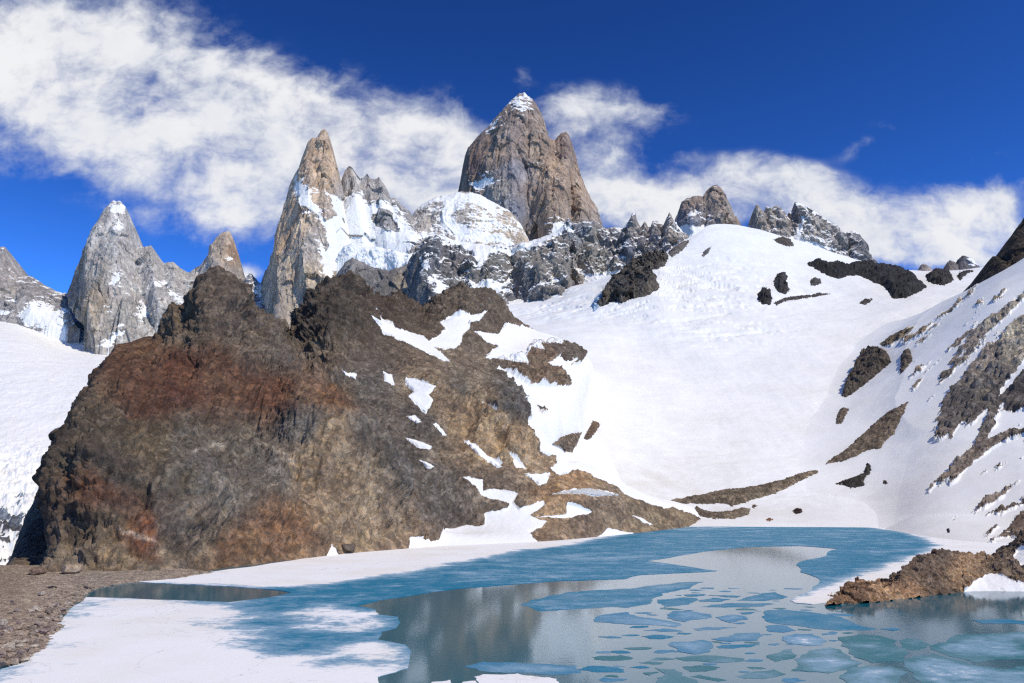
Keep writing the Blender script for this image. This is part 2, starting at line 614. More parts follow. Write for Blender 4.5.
def snow_attr(V, polys, u=None, v=None, base=-1.5, soft=3.0, warp=2.2, wl=14.0, gain=1.5):
    """Where snow lies: +gain well inside the outlines, falling to base outside; ragged by noise of the ground itself."""
    if u is None:
        u, v = proj(V)
    uu = u + warp * fbm(V, wl, 4, 0.6, seed=1.0) * 2.0
    vv = v + warp * fbm(V, wl, 4, 0.6, seed=2.0) * 1.4
    s = np.full(u.shape, base)
    for item in polys:
        poly, g = (item, gain) if not isinstance(item, dict) else (item['p'], item['g'])
        pa = np.asarray(poly, dtype=np.float64)
        lo, hi = pa.min(0) - 16, pa.max(0) + 16
        sel = (uu > lo[0]) & (uu < hi[0]) & (vv > lo[1]) & (vv < hi[1])
        if not sel.any():
            continue
        d = sd_poly(uu[sel], vv[sel], pa)
        val = np.clip(d / soft, -1, 1)
        if g >= 0:
            val = np.where(val > 0, val * g, val * abs(base))
            s[sel] = np.maximum(s[sel], val)
        else:                                    # bare rock inside
            val = np.clip(-d / soft, -1, 1)
            val = np.where(val < 0, val * abs(g), 9.0)
            s[sel] = np.minimum(s[sel], val)
    return s


# ================================================================== GROUND AND LAKE
def flat_obj(name, pts, z, mat, tint=(0.15, 0.12, 0.1)):
    bm = bmesh.new()
    vs = [bm.verts.new((p[0], p[1], z)) for p in pts]
    bm.faces.new(vs)
    bmesh.ops.triangulate(bm, faces=bm.faces[:])
    bmesh.ops.recalc_face_normals(bm, faces=bm.faces[:])
    if bm.faces[0].normal.z < 0:
        bmesh.ops.reverse_faces(bm, faces=bm.faces[:])
    me = bpy.data.meshes.new(name)
    bm.to_mesh(me)
    bm.free()
    me.materials.append(mat)
    a = me.attributes.new("tint", 'FLOAT_COLOR', 'POINT')
    for d in a.data:
        d.color = (*tint, 1)
    a = me.attributes.new("snow", 'FLOAT', 'POINT')
    for d in a.data:
        d.value = -2.0
    o = bpy.data.objects.new(name, me)
    COL.objects.link(o)
    return o


g = flat_obj("ground", [(-30000, -30000), (30000, -30000), (30000, 30000), (-30000, 30000)], -140.0, M_HILL)
set_props(g, "brown rocky ground of the valley floor beneath the mountains", "ground", kind="structure")
lake_px = [(-260, 770), (-60, 684), (0, 662), (52, 612), (96, 584), (150, 578), (200, 572), (330, 550), (545, 538), (700, 520),
           (760, 515), (900, 515), (1010, 535), (1180, 590), (1500, 800)]
g = flat_obj("lake_water", [W(u, v)[:2] for (u, v) in lake_px] + [(170, 20), (-110, 20)], 0.0, M_WATER)
set_props(g, "still grey-teal open water of the mountain lake between the ice", "lake", kind="structure")

# ================================================================== HILL
crest = [(4, 592, 300), (12, 552, 400), (26, 516, 480), (56, 462, 550), (76, 434, 580), (98, 408, 600), (108, 384, 600), (110, 356, 590), (116, 347, 560),
         (139, 342, 575), (155, 339, 590), (166, 331, 605), (172, 315, 612), (184, 307, 625), (201, 299, 640), (215, 283, 650), (222, 282, 655),
         (235, 296, 662), (246, 302, 670), (262, 316, 685), (280, 323, 705), (291, 332, 720), (299, 319, 750), (312, 302, 765),
         (330, 289, 780), (343, 276, 790), (351, 276, 795), (357, 293, 805), (378, 300, 835), (402, 299, 865), (422, 308, 895),
         (432, 303, 910), (446, 294, 925), (466, 290, 945), (489, 291, 960), (497, 305, 970), (511, 318, 980), (531, 329, 990),
         (552, 335, 1000), (570, 343, 1005), (584, 352, 1010), (622, 402, 1060), (705, 470, 1000)]
# the foot: (u, v) on the lake level for the same stations
ft_k = [0, 3, 6, 9, 12, 16, 20, 24, 29, 34, 38, 40, 41, 42]
ft_u = [4, 22, 46, 75, 110, 160, 225, 290, 350, 430, 545, 640, 700, 740]
ft_v = [592, 588, 585, 583, 582, 579, 571, 563, 556, 549, 544, 535, 527, 522]
C = np.array([P(*c) for c in crest])
kk = np.arange(len(crest))
FU, FV = np.interp(kk, ft_k, ft_u), np.interp(kk, ft_k, ft_v)
Ft = np.array([W(a, b, -1.0) for a, b in zip(FU, FV)])
spar = 0.55 * arclen(np.stack(proj(C), -1)) + 0.45 * arclen(np.stack(proj(Ft), -1))
spar = spar / spar[-1]
NH, MH = 900, 560
Cs = resample_axis0(C, NH, spar, cubic=False)
Fs = resample_axis0(Ft, NH, spar, cubic=False)
tt = np.linspace(0, 1, MH - 60) ** 1.15
d = Cs - Fs
Csm = blur(Cs, 22)
Fsm = blur(Fs, 10)
wc = smoothstep(tt, 0.62, 1.0)[None, :, None]
Ce = Csm[:, None] * (1 - wc) + Cs[:, None] * wc
V = Fsm[:, None] + (Ce - Fsm[:, None]) * tt[None, :, None]
bul = np.sin(np.pi * tt) * 1.0
L = np.linalg.norm(d, axis=1)
V[..., 2] += (bul[None] * (L * 0.012)[:, None])
V[..., 1] -= (bul[None] * (L * 0.012)[:, None])
back = np.linspace(0, 1, 61)[1:]
Bk = Cs[:, None] + np.stack([0 * back, back * 260, -back ** 1.2 * 330], -1)[None]
V = np.concatenate([V, Bk], 1)
# sculpted buttresses and gullies: place, radii, tilt, push outwards (m)
U0, V0 = proj(V)
N0 = orient(soft_normals(V, 10), 2, 1)
front = np.zeros(V.shape[:2])
front[:, :MH - 60] = (np.minimum(1, (1 - tt) * 6) * smoothstep(tt, 0.0, 0.10))[None]
HB = [(85, 470, 20, 75, 20, 9), (48, 500, 14, 70, 18, -14), (330, 470, 75, 30, 45, 22), (300, 540, 60, 26, 0, 14), (385, 530, 40, 22, 0, 10),
      (190, 505, 95, 40, -5, 16), (420, 470, 90, 26, 42, -14), (300, 390, 110, 22, 40, -10), (215, 310, 20, 45, 0, 10),
      (245, 380, 24, 70, -30, 8), (335, 320, 30, 40, 0, 7), (505, 425, 45, 18, 40, 15), (545, 368, 35, 14, 20, 12), (470, 340, 45, 20, 25, -6),
      (430, 380, 90, 14, 42, 9), (585, 505, 60, 18, 10, 9), (500, 300, 30, 20, 30, 9), (470, 515, 70, 22, 12, -12),
      (262, 335, 16, 55, -38, 15), (305, 405, 16, 55, -38, 17), (375, 495, 16, 60, -44, 16), (325, 375, 26, 70, -42, -10), (200, 400, 40, 90, -15, -8), (105, 556, 100, 13, -14, 8), (118, 470, 26, 85, 16, 13)]
for (bu, bv, ru, rv, tilt, h) in HB:
    c_, s_ = math.cos(math.radians(tilt)), math.sin(math.radians(tilt))
    du, dv = U0 - bu, V0 - bv
    q = ((du * c_ + dv * s_) / ru) ** 2 + ((-du * s_ + dv * c_) / rv) ** 2
    V += N0 * (front * h * np.exp(-q))[..., None]
HILL_SNOW = [
    [(371, 315), (396, 330), (423, 336), (433, 346), (450, 361), (443, 361), (426, 351), (400, 340), (383, 330)],
    [(440, 322), (452, 317), (466, 317), (486, 312), (480, 320), (470, 322), (470, 328), (463, 334), (460, 345), (445, 350), (437, 347), (428, 343), (436, 338), (447, 330)],
    [(474, 331), (499, 335), (505, 323), (515, 325), (532, 330), (552, 333), (566, 337), (562, 343), (540, 343), (546, 350), (532, 346), (526, 356), (529, 363), (506, 360), (486, 355), (499, 346), (486, 340)],
    [(406, 378), (416, 380), (436, 386), (428, 393), (433, 400), (426, 413), (416, 403), (408, 396), (415, 391), (405, 383)],
    [(383, 371), (391, 375), (395, 385), (385, 380)],
    [(343, 371), (355, 376), (356, 379), (346, 375)],
    [(406, 416), (414, 417), (422, 422), (416, 423)], [(432, 423), (436, 424), (447, 435), (443, 435)],
    [(404, 437), (416, 440), (432, 446), (430, 449), (418, 447)], [(464, 440), (470, 442), (503, 467), (498, 468), (480, 456)],
    [(419, 460), (427, 462), (434, 467), (428, 467)],
    [(461, 475), (484, 478), (483, 490), (492, 488), (519, 495), (513, 503), (519, 510), (543, 501), (544, 505), (533, 513), (529, 516), (546, 523), (529, 531), (541, 545), (486, 552), (408, 558), (410, 536), (430, 543), (440, 540), (443, 530), (466, 523), (473, 526), (484, 525), (484, 513), (506, 510), (509, 505), (481, 496), (476, 486)],
    [(523, 474), (533, 476), (550, 474), (546, 483), (539, 484)], [(569, 490), (589, 488), (620, 495), (600, 496), (583, 494), (552, 494)],
    [(566, 504), (577, 506), (592, 513), (569, 519), (533, 517), (564, 515)], [(609, 529), (634, 533), (612, 540), (588, 543)],
    [(329, 545), (338, 555), (326, 557)],
    [(630, 514), (640, 517), (655, 524), (648, 524)],
    [(700, 290), (600, 330), (590, 345), (587, 353), (578, 366), (560, 362), (563, 370), (572, 380), (570, 386), (548, 389), (530, 388), (512, 376), (498, 366), (496, 370), (515, 392), (530, 404), (547, 411), (540, 418), (525, 420), (530, 432), (538, 440), (541, 450), (556, 456), (558, 462), (549, 468), (555, 474), (577, 470), (600, 478), (618, 488), (622, 492), (650, 505), (690, 515), (714, 527), (780, 540), (780, 290)],
    [(300, 520), (300, 545), (330, 545), (331, 535)] if False else [(371, 313), (380, 317), (390, 326), (384, 326)],
]
# broken, smeared snow on the ledges next to the snowfield
HILL_SNOW += [[(520, 400), (535, 405), (545, 420), (535, 425), (522, 412)], [(505, 455), (520, 462), (528, 470), (516, 468)],
              [(480, 405), (492, 414), (500, 424), (490, 418)], [(575, 364), (560, 366), (545, 362), (560, 358)]]
BIGSNOW = [k for k, p in enumerate(HILL_SNOW) if p[0] == (700, 290)][0]
U1, V1 = proj(V)
snowH = snow_attr(V, HILL_SNOW, U1, V1, base=-2.0, soft=2.2, warp=1.6, wl=16.0, gain=2.0)
bare = 1 - 0.85 * smoothstep(snowH, -0.3, 0.8)
crag = np.zeros(U1.shape)
for (cu, cv, ru, rv) in [(335, 310, 45, 45), (400, 300, 60, 18), (480, 300, 50, 20), (185, 300, 40, 35), (70, 470, 60, 110), (225, 310, 50, 50), (510, 420, 60, 40), (545, 365, 45, 25)]:
    crag += np.exp(-((U1 - cu) / ru) ** 2 - ((V1 - cv) / rv) ** 2)
crag = np.clip(crag, 0, 1)
N1 = orient(soft_normals(V, 7), 2, 1)
lefts = 0.22 + 0.78 * smoothstep(np.linspace(0, 1, NH), 0.04, 0.26)[:, None]
disp = 4.0 * fbm(V, 60, 4, 0.5, seed=3) + (1.6 + 5.0 * crag) * fbm(V, 22, 6, 0.55, ridged=True, seed=4) * 0.8 + (0.8 + 1.8 * crag) * fbm(V, 6, 4, 0.6, seed=5)
disp += (0.5 + 2.6 * crag) * fbm(V, 12, 4, 0.55, ridged=True, stretch=(1, 1, 2.5), seed=6)
tl = np.concatenate([tt, np.ones(60)])
edge0 = (smoothstep(np.linspace(0, 1, MH), 0.0, 0.04) * 1.0)[None]
ucr = proj(Cs)[0]
edge0 = edge0 * (1 - (0.72 - 0.62 * smoothstep(ucr, 285, 310))[:, None] * smoothstep(tl, 0.86, 0.99)[None])
scree = smoothstep(U1 - 0.55 * (V1 - 330), 300, 345)
FA = np.array([0.10, -0.82, -0.56])
FB = np.array([0.50, -0.70, -0.50])
FD = FA + (FB - FA) * scree[..., None]
FD /= np.linalg.norm(FD, axis=-1, keepdims=True)
VF = V - 0.86 * (V * FD).sum(-1, keepdims=True) * FD
gully = fbm(VF, 26, 5, 0.6, ridged=True, seed=86)
disp += (5.0 - 3.4 * scree) * (gully - 0.35) + (1.3 - 0.5 * scree) * (fbm(VF, 8, 4, 0.6, ridged=True, seed=87) - 0.3)
beds = V[..., 2] * 0.92 - V[..., 0] * 0.22 + 5 * fbm(V, 45, 4, 0.55, seed=88)
bw = smoothstep(fbm(V, 70, 3, 0.5, seed=89), -0.15, 0.25) * (1 - 0.8 * scree)
disp += bw * (2.4 * np.abs((beds / 15.0) % 1.0 - 0.5) + 1.2 * np.abs((beds / 6.2) % 1.0 - 0.5)) * 1.6
disp *= 1 - 0.55 * scree * (1 - crag)
big = (3.0 - 1.8 * scree + 6.0 * crag) * facets(V, 55, (1.2, 1, 1.0), 4, 0.9) + (2.5 + 4.0 * crag) * facets(V, 28, (1, 1, 1), 5, 1.0)
disp += blur(blur(big, 3, 0), 3, 1)
disp += (1.8 - 1.0 * scree + 3.2 * crag) * blur(blur(facets(V, 17, (1, 1, 1.3), 1), 1, 0), 1, 1) + (0.5 + 1.7 * crag) * facets(V, 6.5, (1, 1, 1.2), 2) + 0.9 * facets(V, 2.6, (1, 1, 1), 3)
jagc = smoothstep(ucr, 285, 310) * (0.35 + np.exp(-((ucr - 335) / 35) ** 2) + 0.6 * np.exp(-((ucr - 400) / 40) ** 2))
V[..., 2] += (6.0 * (fbm(Cs, 11, 4, 0.6, ridged=True, seed=90) - 0.1) * jagc)[:, None] * smoothstep(tl, 0.85, 1.0)[None] * np.where(np.arange(MH) < MH - 58, 1, 0.5)[None] * bare
V = V + N1 * (disp * lefts * bare * (0.05 + 0.95 * edge0))[..., None]
HILL_TINT = [(110, 515, (98, 86, 72)), (70, 530, (94, 80, 66)), (170, 520, (106, 95, 84)), (160, 560, (122, 108, 90)), (200, 530, (114, 100, 84)), (110, 470, (90, 79, 68)), (130, 500, (95, 86, 75)), (100, 430, (88, 76, 63)), (190, 440, (98, 89, 78)), (240, 450, (101, 92, 81)), (250, 552, (128, 106, 80)), (60, 562, (114, 100, 84)), (240, 310, (94, 82, 72)), (270, 350, (100, 90, 80)), (200, 470, (100, 92, 84)), (270, 470, (104, 96, 88)), (215, 285, (98, 84, 72)), (190, 320, (96, 82, 68)), (180, 380, (92, 58, 42)), (150, 400, (88, 60, 46)), (270, 395, (100, 68, 50)), (330, 345, (102, 88, 74)), (300, 430, (100, 93, 86)),
             (150, 440, (96, 82, 64)), (230, 500, (106, 97, 87)), (180, 480, (98, 88, 76)), (90, 490, (104, 76, 56)), (60, 450, (78, 68, 58)), (30, 520, (82, 70, 60)), (270, 525, (128, 97, 70)),
             (225, 545, (118, 94, 72)), (120, 550, (122, 104, 82)), (140, 532, (116, 78, 56)), (60, 570, (120, 104, 86)), (330, 440, (150, 128, 100)), (310, 470, (146, 124, 96)), (340, 490, (148, 126, 100)), (350, 520, (142, 120, 94)), (405, 535, (126, 106, 86)),
             (400, 470, (98, 91, 84)), (440, 500, (104, 97, 90)), (370, 390, (94, 86, 78)), (420, 420, (96, 88, 80)), (450, 400, (90, 84, 78)), (340, 380, (98, 88, 78)), (360, 430, (100, 92, 84)), (340, 310, (76, 67, 58)), (320, 330, (72, 63, 55)), (390, 305, (80, 68, 58)),
             (480, 300, (98, 86, 74)), (470, 415, (152, 128, 98)), (505, 440, (160, 134, 102)), (540, 452, (144, 122, 98)), (430, 395, (132, 112, 90)), (545, 370, (118, 98, 80)), (575, 350, (100, 90, 80)), (515, 400, (96, 90, 84)),
             (570, 480, (152, 122, 90)), (600, 510, (132, 114, 94)), (660, 520, (126, 109, 87)), (500, 490, (116, 102, 88)), (250, 340, (104, 90, 76)), (230, 370, (98, 72, 54)), (130, 360, (96, 70, 52)), (330, 395, (116, 84, 60))]
U2, V2 = proj(V)
V -= N1 * (30.0 * smoothstep(sd_poly(U1, V1, HILL_SNOW[BIGSNOW]), 4.0, 44.0))[..., None]
wu = 30 * fbm(V, 60, 7, 0.75, seed=8)
wv = 20 * fbm(V, 60, 7, 0.75, seed=9)
tintH = idw_colors(U2 + wu, V2 + wv, HILL_TINT, 4.5, 1.0) * np.array([1.05, 1.03, 0.98])
pu = U2 + 26 * fbm(V, 40, 7, 0.75, seed=94)
pv = V2 + 18 * fbm(V, 40, 7, 0.75, seed=95)
STAINS = [([(100, 372), (160, 365), (220, 345), (270, 368), (290, 375), (262, 400), (240, 420), (215, 425), (190, 412), (160, 402), (120, 392)], (90, 60, 45), .62, 10),
          ([(115, 528), (140, 535), (160, 542), (165, 565), (140, 556), (122, 540)], (108, 66, 48), .8, 4),
          ([(62, 478), (95, 485), (140, 492), (152, 515), (110, 512), (80, 500)], (98, 60, 42), .75, 6),
          ([(240, 512), (290, 500), (315, 520), (328, 545), (300, 558), (244, 562), (225, 556)], (128, 95, 68), .75, 8),
          ([(300, 447), (330, 425), (345, 420), (375, 455), (418, 500), (412, 545), (352, 540), (318, 505), (290, 475)], (142, 121, 95), .8, 6),
          ([(190, 449), (210, 444), (230, 443), (228, 446), (206, 449)], (176, 162, 142), .8, 1.5), ([(258, 444), (272, 447), (288, 457), (284, 459), (268, 451)], (168, 150, 126), .7, 1.5),
          ([(118, 526), (132, 528), (152, 536), (158, 541), (140, 536)], (178, 160, 138), .85, 1.5),
          ([(430, 398), (452, 392), (468, 402), (500, 412), (520, 428), (536, 446), (552, 458), (540, 470), (505, 456), (470, 440), (440, 418)], (158, 130, 98), .8, 4)]
for (poly, colr, amt, soft) in STAINS:
    w_ = (0.72 * amt * smoothstep(sd_poly(pu, pv, poly), -1.6 * soft, 1.6 * soft))[..., None]
    tintH = tintH * (1 - w_) + srgb(colr) * w_
tintH = 0.95 * tintH + 0.05 * srgb((108, 93, 78))
V[:, 0, 2] = -9.0
hill = grid_obj("hill", V, M_HILL, snowH, tintH)
set_props(hill, "dark brown craggy hill with rust-red patches rising from the lake shore", "hill", kind="structure")

# ================================================================== SNOW BOWL
def net(rows, n, m):
    A = np.array([[P(*p) if len(p) == 3 else W(*p[:2]) for p in r] for r in rows])
    A = resample_axis0(A, n)
    A = np.swapaxes(resample_axis0(np.swapaxes(A, 0, 1), m), 0, 1)
    return A


BOWL = [
    [(560, 538, 590), (640, 535, 590), (690, 534, 590), (725, 534, 590), (760, 534, 590), (830, 534, 590), (900, 536, 580), (960, 545, 550), (1040, 548, 530), (1120, 550, 530)],
    [(540, 485, 800), (600, 500, 690), (665, 502, 700), (705, 502, 710), (745, 500, 710), (815, 492, 730), (865, 480, 770), (930, 470, 790), (1000, 460, 810), (1080, 455, 820)],
    [(520, 440, 860), (572, 445, 800), (650, 445, 830), (700, 442, 855), (745, 440, 865), (815, 433, 885), (865, 424, 910), (915, 412, 930), (980, 405, 940), (1060, 400, 950)],
    [(500, 400, 1000), (560, 390, 950), (640, 388, 1005), (690, 386, 1035), (735, 385, 1040), (800, 380, 1055), (860, 372, 1080), (905, 365, 1090), (965, 355, 1110), (1040, 350, 1120)],
    [(480, 350, 1200), (550, 345, 1150), (625, 338, 1250), (665, 335, 1260), (705, 333, 1265), (770, 330, 1290), (845, 322, 1320), (905, 316, 1320), (960, 310, 1320), (1030, 305, 1330)],
    [(455, 322, 1540), (530, 320, 1500), (596, 306, 1490), (648, 285, 1540), (680, 280, 1580), (740, 268, 1640), (825, 290, 1560), (895, 296, 1480), (955, 288, 1480), (1030, 280, 1480)],
    [(450, 303, 1800), (525, 298, 1800), (585, 282, 1760), (655, 258, 1760), (688, 238, 1830), (722, 223, 1900), (795, 240, 1870), (872, 264, 1800), (940, 272, 1750), (1030, 262, 1750)],
]
A = np.array([[P(*p) for p in r] for r in BOWL])
last = A[-1] + np.array([0, 160, -60])
A = np.concatenate([A, last[None], last[None] + np.array([0, 300, -300])], 0)
# crest on the far rim kept sharp: resample rows up to the rim, then the back
fr = resample_axis0(A[:7], 420)
bk = resample_axis0(A[6:], 50, cubic=False)[1:]
V = np.concatenate([fr, bk], 0)
V = np.swapaxes(resample_axis0(np.swapaxes(V, 0, 1), 520), 0, 1)
U1, V1 = proj(V)
N1 = normals(V)
N1 = np.where(N1[..., 2:3] < 0, -N1, N1)
FBW = np.array([0.0, -0.86, -0.5])
VB = V - 0.85 * (V @ FBW)[..., None] * FBW
nz = 9.0 * fbm(V, 220, 3, 0.5, seed=11) + 2.4 * fbm(V, 60, 4, 0.5, seed=12) + 0.9 * fbm(VB, 26, 4, 0.55, seed=16) + 0.5 * fbm(V * np.array([.4, 1, 1]), 11, 3, 0.6, ridged=True, seed=17) + 0.35 * fbm(V, 14, 4, 0.5, seed=13)
# crevassed band high on the snow
crev = np.exp(-((U1 - 700) / 90) ** 2 - ((V1 - 290) / 28) ** 2) + np.exp(-((U1 - 560) / 60) ** 2 - ((V1 - 305) / 14) ** 2) + 0.8 * np.exp(-((U1 - 740) / 50) ** 2 - ((V1 - 335) / 14) ** 2)
nz += crev * (8.0 * smoothstep(fbm(V, 60, 4, 0.55, ridged=True, stretch=(2.0, 0.6, 1), seed=14), 0.35, 0.75) * -1 + 2.0 * fbm(V, 25, 4, 0.5, seed=15))
nz *= smoothstep(V1, 528, 495)
V = V + N1 * nz[..., None]
snowB = np.full(U1.shape, 2.0)
tintB = np.zeros(U1.shape + (3,)) + srgb((120, 104, 88))
bowl = grid_obj("snowfield_terrain", V, M_BOWL, snowB, tintB)
st = np.exp(-((U1 - 640) / 95) ** 2 - ((V1 - 478) / 26) ** 2) + 0.7 * np.exp(-((U1 - 720) / 130) ** 2 - ((V1 - 510) / 14) ** 2) + 0.5 * np.exp(-((U1 - 555) / 40) ** 2 - ((V1 - 435) / 30) ** 2) + 0.35 * np.exp(-((U1 - 700) / 160) ** 2 - ((V1 - 430) / 30) ** 2)
add_stain(bowl, np.clip(st, 0, 1) * 0.6)
set_props(bowl, "broad white snow bowl sweeping up from the frozen lake to the ridge", "snowfield", kind="structure")

# ================================================================== RIGHT SNOW SLOPE
SLOPE = [
    [(690, 540, 580), (850, 534, 585), (925, 552, 410), (1010, 592, 295), (1120, 642, 216), (1300, 702, 168)],
    [(728, 527, 640), (850, 523, 640), (930, 535, 500), (1010, 556, 400), (1120, 590, 310), (1300, 640, 240)],
    [(762, 506, 704), (860, 495, 690), (930, 495, 610), (1024, 510, 530), (1150, 530, 420), (1320, 560, 330)],
    [(784, 474, 782), (872, 443, 790), (950, 430, 735), (1024, 428, 690), (1160, 430, 600), (1340, 430, 500)],
    [(808, 408, 965), (896, 380, 925), (970, 358, 855), (1024, 348, 815), (1160, 330, 740), (1350, 300, 640)],
    [(846, 352, 1172), (920, 324, 1110), (985, 295, 1010), (1024, 284, 965), (1170, 236, 880), (1370, 160, 780)],
    [(895, 322, 1306), (955, 303, 1265), (990, 284, 1180), (1026, 262, 1120), (1180, 150, 1050), (1400, 40, 940)],
]
A = np.array([[P(*p) for p in r] for r in SLOPE])
last = A[-1] + np.array([60, 120, -120])
A = np.concatenate([A, last[None]], 0)
V = resample_axis0(A, 460)
V = np.swapaxes(resample_axis0(np.swapaxes(V, 0, 1), 560), 0, 1)
U1, V1 = proj(V)
N1 = normals(V)
N1 = np.where(N1[..., 2:3] < 0, -N1, N1)
# strips of bare rock that run down the slope
SLOPE_ROCK = [
    [(942, 405), (950, 392), (962, 380), (972, 362), (985, 348), (1000, 338), (1012, 322), (1030, 310), (1040, 340), (1015, 372), (1003, 385), (1000, 400), (985, 412), (972, 424), (958, 424), (950, 440), (938, 432)],
    [(936, 380), (946, 370), (960, 358), (972, 342), (984, 334), (975, 350), (960, 364), (950, 374), (940, 382)],
    [(975, 330), (986, 320), (1005, 308), (1024, 292), (1024, 300), (1005, 318), (990, 330), (978, 342), (962, 352), (955, 362), (948, 364), (960, 348)],
    [(948, 350), (958, 340), (966, 332), (972, 328), (966, 338), (956, 346)],
    [(928, 487), (936, 478), (950, 468), (958, 456), (975, 445), (990, 438), (1005, 432), (1030, 430), (1030, 438), (1008, 440), (992, 448), (975, 460), (962, 470), (955, 480), (940, 478)],
    [(974, 445), (985, 425), (990, 408), (1000, 396), (1010, 390), (1003, 402), (996, 420), (985, 440)],
    [(1004, 398), (1014, 380), (1030, 366), (1050, 380), (1030, 412), (1014, 410), (1004, 412)],
    [(968, 512), (985, 500), (1012, 486), (1005, 494), (985, 506)], [(985, 515), (1010, 505), (1030, 496), (1030, 500), (1005, 512)],
    [(985, 545), (1000, 537), (1024, 515), (1060, 495), (1060, 560), (1024, 560), (1010, 552), (1018, 540), (1008, 536)],
    [(951, 519), (957, 516), (954, 520)], [(985, 534), (997, 528), (993, 533)], [(1016, 518), (1021, 513), (1018, 518)], [(1000, 514), (1008, 509), (1003, 514)],
    [(928, 332), (940, 324), (934, 331)], [(916, 342), (930, 336), (922, 343)], [(912, 376), (930, 362), (922, 372)], [(912, 388), (922, 378), (918, 387)],
    [(880, 345), (898, 334), (916, 326), (908, 334), (890, 342)], [(905, 338), (918, 332), (930, 326), (924, 334), (908, 341)],
    [(935, 318), (952, 308), (962, 296), (956, 308), (940, 318)], [(958, 302), (970, 292), (976, 284), (970, 296)], [(975, 305), (986, 298), (980, 306)], [(990, 302), (1006, 290), (1000, 300)],
    [(1010, 345), (1024, 336), (1040, 330), (1036, 350), (1020, 356)],
]
sl = np.full(U1.shape, 2.0)
AX0 = np.array([0.74, 0.36, 0.56]) / np.linalg.norm([0.74, 0.36, 0.56])
VS0 = V - 0.86 * (V @ AX0)[..., None] * AX0
uu = U1 + 4.0 * fbm(V, 7, 6, 0.72, seed=21) + 14.0 * fbm(VS0, 7, 5, 0.65, seed=26)
vv = V1 + 4.0 * fbm(V, 7, 6, 0.72, seed=22) - 12.0 * fbm(VS0, 7, 5, 0.65, seed=26)
for p in SLOPE_ROCK:
    dd = sd_poly(uu, vv, p)
    sl = np.minimum(sl, np.clip(-dd / 2.0, -2.2, 2.0))
# scattered thin rock lines showing through the snow
zone = np.exp(-((U1 - 985) / 45) ** 2 - ((V1 - 350) / 60) ** 2) + 0.55 * np.exp(-((U1 - 915) / 25) ** 2 - ((V1 - 365) / 22) ** 2)
AX = np.array([0.74, 0.36, 0.56]); AX /= np.linalg.norm(AX)
D1 = np.stack([V[..., 0] * 0.6 + V[..., 1] * 0.8, -V[..., 0] * 0.8 + V[..., 1] * 0.6, V[..., 2]], -1)
sl = np.minimum(sl, 2.0 - 2.6 * np.clip(zone, 0, 1) * smoothstep(fbm(V, 9, 5, 0.65, stretch=(1, 1, 2.2), seed=24), 0.0, 0.35) * 1.15)
tl_ = V @ AX
VS = V - tl_[..., None] * AX * 0.88
zone2 = np.exp(-((U1 - 985) / 70) ** 2 - ((V1 - 400) / 120) ** 2)
sl = np.minimum(sl, 2.0 - 3.6 * np.clip(zone2 * 1.3, 0, 1) * smoothstep(fbm(VS, 13, 6, 0.66, seed=25), 0.16, 0.42))
rock = smoothstep(-sl, -0.5, 0.5)
nz = 3.0 * fbm(V, 110, 3, 0.5, seed=31) + 0.7 * fbm(V, 30, 4, 0.5, seed=32) + rock * (0.9 + 2.2 * fbm(VS0, 9, 4, 0.6, ridged=True, seed=36) + 1.2 * fbm(V, 18, 4, 0.55, ridged=True, seed=33) + 4.0 * blur(blur(facets(V, 16, (1, 1, 1), 5), 1, 0), 1, 1) + 1.6 * blur(blur(facets(V, 7, (1, 1, 1), 6), 1, 0), 1, 1))
nz *= smoothstep(V1, 560, 520) * 0.85 + 0.15
V = V + N1 * nz[..., None]
# the slope runs out smoothly into the bowl
bt_, off_ = bvh(bowl)
for i in range(V.shape[0]):
    for j in range(0, 330):
        p = V[i, j]
        wj = 1.0 - min(1.0, max(0.0, (j - 170) / 160.0))
        h = bt_.ray_cast(Vector((p[0], p[1], 3000.0)), Vector((0, 0, -1)))
        if h[0] is not None and wj > 0:
            dh = p[2] - h[0].z
            if 0 < dh < 45:
                z2 = h[0].z - 0.6 + dh * (dh / 45.0) ** 0.5 + 0.6 * dh / 45.0
                V[i, j, 2] = p[2] * (1 - wj) + z2 * wj
tintS = idw_colors(U1 + 10 * fbm(V, 20, 4, seed=35), V1, [(860, 440, (122, 104, 86)), (985, 350, (112, 102, 92)), (960, 400, (84, 78, 72)), (1010, 390, (70, 64, 60)), (960, 470, (110, 98, 86)), (1020, 540, (90, 76, 64)), (930, 330, (120, 104, 84)), (1010, 340, (140, 130, 112))], 3.0) * 1.6
slope = grid_obj("snow_slope_terrain", V, M_BOWL, sl, tintS)
st = 0.35 * np.exp(-((U1 - 870) / 60) ** 2 - ((V1 - 495) / 22) ** 2) + 0.3 * np.exp(-((U1 - 930) / 70) ** 2 - ((V1 - 535) / 14) ** 2)
add_stain(slope, np.clip(st, 0, 1))
set_props(slope, "steep white snow slope streaked with bare grey-brown rock strips", "snow slope", kind="structure")

